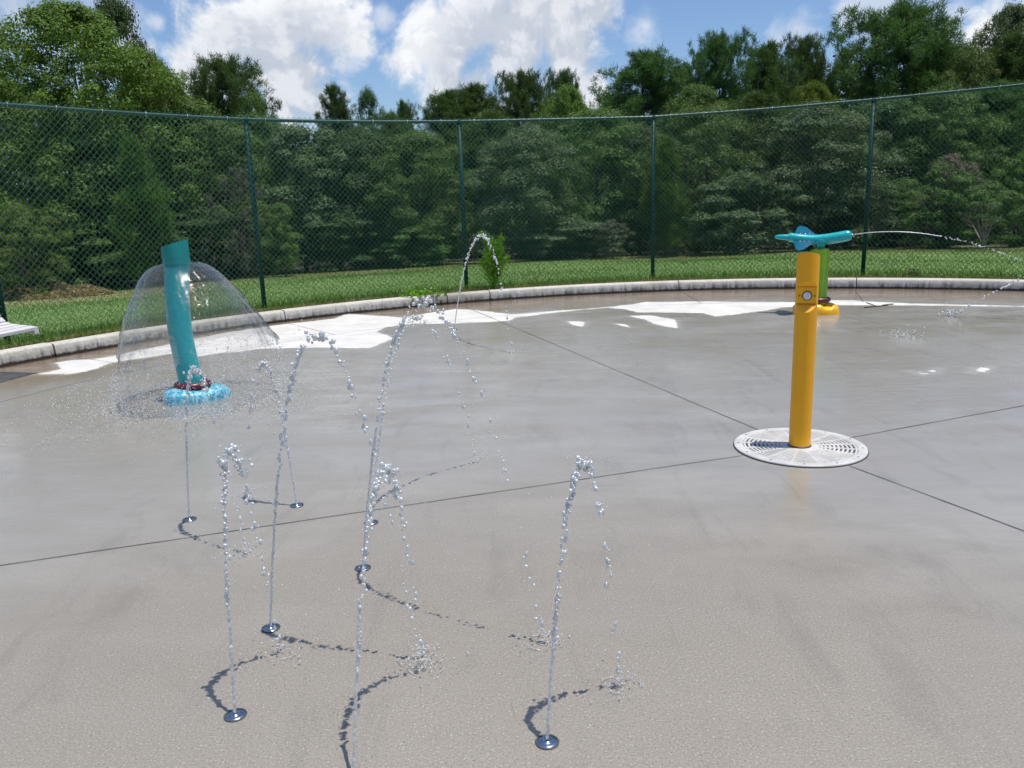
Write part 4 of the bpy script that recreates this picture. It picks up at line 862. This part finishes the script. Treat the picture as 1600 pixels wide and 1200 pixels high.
tree('oak', 1480, 150, 32, 180, 'leaf_a', 'leafy tree with small light leaves right of the fourth post', G2)
tree('pine3', 1560, 135, 35, 180, 'needle', 'dense olive pine mass at the right below the rail', G1)
# foot of the wood
tree('sapling', 205, 232, 23.5, 95, 'needle_l', 'bright young pine with bare lower trunk left of the dome', None)
tree('bush', 30, 325, 20.5, 130, 'leaf_b', 'yellow green bush above the bench', G3)
tree('bush', 135, 345, 25, 190, 'leaf_a', 'mid green bush behind the straw heap', G3)
tree('loose', 365, 268, 25, 85, 'leaf_g', 'greyish brown half dead shrub behind the first post', G3)
tree('slim', 432, 318, 25, 62, 'leaf_b', 'bright narrow sapling just right of the first post', G3)
tree('bush', 315, 330, 26, 180, 'leaf_c', 'dark bush low behind the dome', G3)
tree('bush', 520, 335, 29, 170, 'leaf_c', 'dark bush midway between the first and second post', G3)
tree('bush', 650, 345, 29, 130, 'leaf_a', 'green bush left of the tall weed at the lawn edge', G3)
tree('bush', 865, 345, 28.5, 210, 'leaf_d', 'low spreading shrub with pale leaves right of the tall weed', G3)
tree('loose', 958, 345, 27.5, 55, 'leaf_g', 'small grey shrub left of the third post', G3)
tree('sapling', 1042, 230, 27.5, 80, 'needle_l', 'young pine with light tufts beside the third post', None)
tree('bush', 1165, 275, 27.5, 170, 'leaf_d', 'greyish olive round bush left of the plane', G3)
tree('bush', 1290, 300, 29, 150, 'leaf_c', 'dark low bush behind the plane', G3)
tree('bush', 1395, 290, 30, 150, 'leaf_c', 'dark bush right of the fourth post foot', G3)
tree('loose', 1490, 246, 28, 90, 'dead', 'shrub with pale brown dead leaves on its top, right of the fourth post', G3)
tree('bush', 1470, 262, 27.6, 120, 'leaf_a', 'green shrub growing round the dead leaved one', G3)
tree('loose', 1545, 292, 26.5, 130, 'leaf_a', 'open shrub on pale forked stems by the right edge', G3, 'pale_bark')
tree('bush', 1600, 245, 27, 90, 'leaf_b', 'bright leafy bush cut by the right edge', G3)

# the deep wood behind, one mass
g_ = np.random.default_rng(31); n = 6500; azd = g_.uniform(-42, 42, n); DD = g_.uniform(44, 62, n); X = np.tan(np.radians(azd)) * DD; gz = ground_z(X, DD)
topz = np.interp(azd, [-42, -30, -22, -16, -8, -5, -3, 5, 10, 16, 24, 32, 42], [7.5, 7.5, 6, 4.4, 3.8, 2.6, 3.4, 4.2, 5.2, 6., 6.8, 7.4, 7.5]) * DD / 46
cz = gz + (topz - gz) * g_.random(n) ** .8; C_ = np.c_[X, DD, cz]; off_ = g_.normal(size=(n, 26, 3)) * np.array([.9, .9, .5]); P = (C_[:, None] + off_).reshape(-1, 3)
V, F_ = leaf_quads(P, g_.normal(size=P.shape) + [0, 0, .8], g_.uniform(.16, .34, len(P)), .6, g_)
tag(link_mesh('far_woods', np_mesh('far_woods', V, F_), M['woods']), 'deep dark wood filling the gaps behind the nearer trees', 'woods', kind='stuff')
# undergrowth at the wood's foot
n = 900; azd = g_.uniform(-42, 42, n); DD = g_.uniform(28, 44, n); X = np.tan(np.radians(azd)) * DD; gz = ground_z(X, DD); k_ = DD > 29.5 + 2 * g_.random(n); X, DD, gz = X[k_], DD[k_], gz[k_]; n = len(X)
C_ = np.c_[X, DD, gz + g_.uniform(0, 1.5, n)]; P = (C_[:, None] + g_.normal(size=(n, 30, 3)) * np.array([.5, .5, .3])).reshape(-1, 3); V, F_ = leaf_quads(P, g_.normal(size=P.shape) + [0, 0, .8], g_.uniform(.1, .22, len(P)), .6, g_)
tag(link_mesh('undergrowth', np_mesh('undergrowth', V, F_), M['leaf_c']), 'tangled dark undergrowth along the foot of the wood', 'undergrowth', kind='stuff')

# tall weed between kerb and fence
W0 = PC + (RK + .27) * np.array([math.cos(R(107.3)), math.sin(R(107.3))]); W0 = np.array([W0[0], W0[1], .11])
weed = empty('tall_weed', W0, 0, 'tall feathery bright green weed growing between kerb and fence by the second post', 'weed')
g_ = np.random.default_rng(41); T = MB(); P, N_ = [], []
for k in range(9):
    q = g_.random() * 6.28; ln = [.86, .80, .74, .62, .55, .5, .45, .4, .6][k]; lx = [-.13, .16, -.02, .06, -.08, .19, -.16, .02, .10][k]
    pts = [np.array([lx * s_ ** 1.3 + .02 * math.cos(q) - (.05 * max(0, s_ - .85) / .15 if k == 0 else 0), .05 * math.sin(q) * s_, ln * s_ - (.03 * max(0, s_ - .9) / .1)]) for s_ in np.linspace(0, 1, 12)]
    T.tube(pts, [.006 * (1 - .7 * s_) for s_ in np.linspace(0, 1, 12)], 6)
    for j in range(620):
        s_ = .25 + .75 * g_.random() ** .8; i_ = s_ * 11; p = pts[int(i_)] * (1 - i_ % 1) + pts[min(11, int(i_) + 1)] * (i_ % 1); P.append(p + g_.normal(0, .028 + .022 * (1 - s_), 3)); N_.append(g_.normal(size=3) + [0, 0, .5])
V, F_ = leaf_quads(np.array(P), np.array(N_), g_.uniform(.022, .05, len(P)), .22, g_)
T.build('stems', M['fennel'], weed); link_mesh('foliage', np_mesh('foliage', V, F_), M['fennel'], weed)
def small_weed(px, lab, n, sp, h, mat, size, z=.13, seed=0):
    g_ = np.random.default_rng(seed); p = at(*px, z); P = np.c_[g_.normal(0, sp, n), g_.normal(0, sp * .6, n), np.abs(g_.normal(0, h, n))]; V, F_ = leaf_quads(P, g_.normal(size=P.shape) + [0, 0, 1], g_.uniform(size * .6, size * 1.3, n), .6, g_)
    o = link_mesh('weed_clump', np_mesh('weed_clump', V, F_), mat, None, p); return tag(o, lab, 'weed')
small_weed((655, 462), 'flat leafy weed creeping over the kerb left of the far jet', 160, .14, .05, M['fennel'], .06, seed=51)
small_weed((1270, 422), 'upright dark weed behind the green post of the plane', 150, .08, .22, M['leaf_a'], .05, seed=52)
small_weed((1425, 431), 'dry brown leaves lying on the kerb right of the fourth post', 26, .05, .04, M['dead'], .07, seed=53)
small_weed((1068, 412), 'thin brown seed stalks in the grass right of the third post', 60, .05, .16, M['twig'], .03, seed=54)
# straw heap on the lawn
hp = atD(78, 452, 20.5); hp[2] = float(ground_z(hp[0], hp[1])); n = 7000; a_ = g_.random(n) * 6.28; r_ = np.sqrt(g_.random(n)); x = 1.5 * r_ * np.cos(a_); y = 1.0 * r_ * np.sin(a_); z = .22 * np.maximum(0, 1 - r_ ** 2) * (1 + .5 * np.sin(x * 5 + 1) * np.cos(y * 6)) + g_.random(n) * .06
V, F_ = leaf_quads(np.c_[x, y, z], g_.normal(size=(n, 3)) * .7 + [0, 0, 1], g_.uniform(.08, .2, n), .25, g_)
tag(link_mesh('straw_heap', np_mesh('straw_heap', V, F_), M['straw'], None, hp), 'low tan heap of dead grass on the lawn left of the dome', 'heap')
# twigs on the deck beyond the plane
for (x, y, lab, s_) in ((1370, 479, 'forked dark twig lying on the wet deck right of the plane', .17), (1388, 476, 'short dark twig lying beside the forked one', .08)):
    p = at(x, y, .006); T = MB(); T.tube([(-s_, -.25 * s_, 0), (0, 0, .004), (s_, .5 * s_, 0)], .006, 6)
    if s_ > .1: T.tube([(0, 0, .004), (.2 * s_, s_ * 2.2, 0)], .005, 6)
    tag(T.build('twig', M['bark'], None, loc=p), lab, 'twig')

# ------------------------------------------------------------------ render settings
vs = scene.view_settings; vs.view_transform = 'Standard'; vs.look = 'None'; vs.exposure = .15; vs.gamma = 1; vs.use_curve_mapping = False
cy = scene.cycles; cy.max_bounces = 12; cy.transmission_bounces = 10; cy.transparent_max_bounces = 16; cy.glossy_bounces = 5; cy.diffuse_bounces = 4; cy.sample_clamp_indirect = 8
cy.use_denoising = True
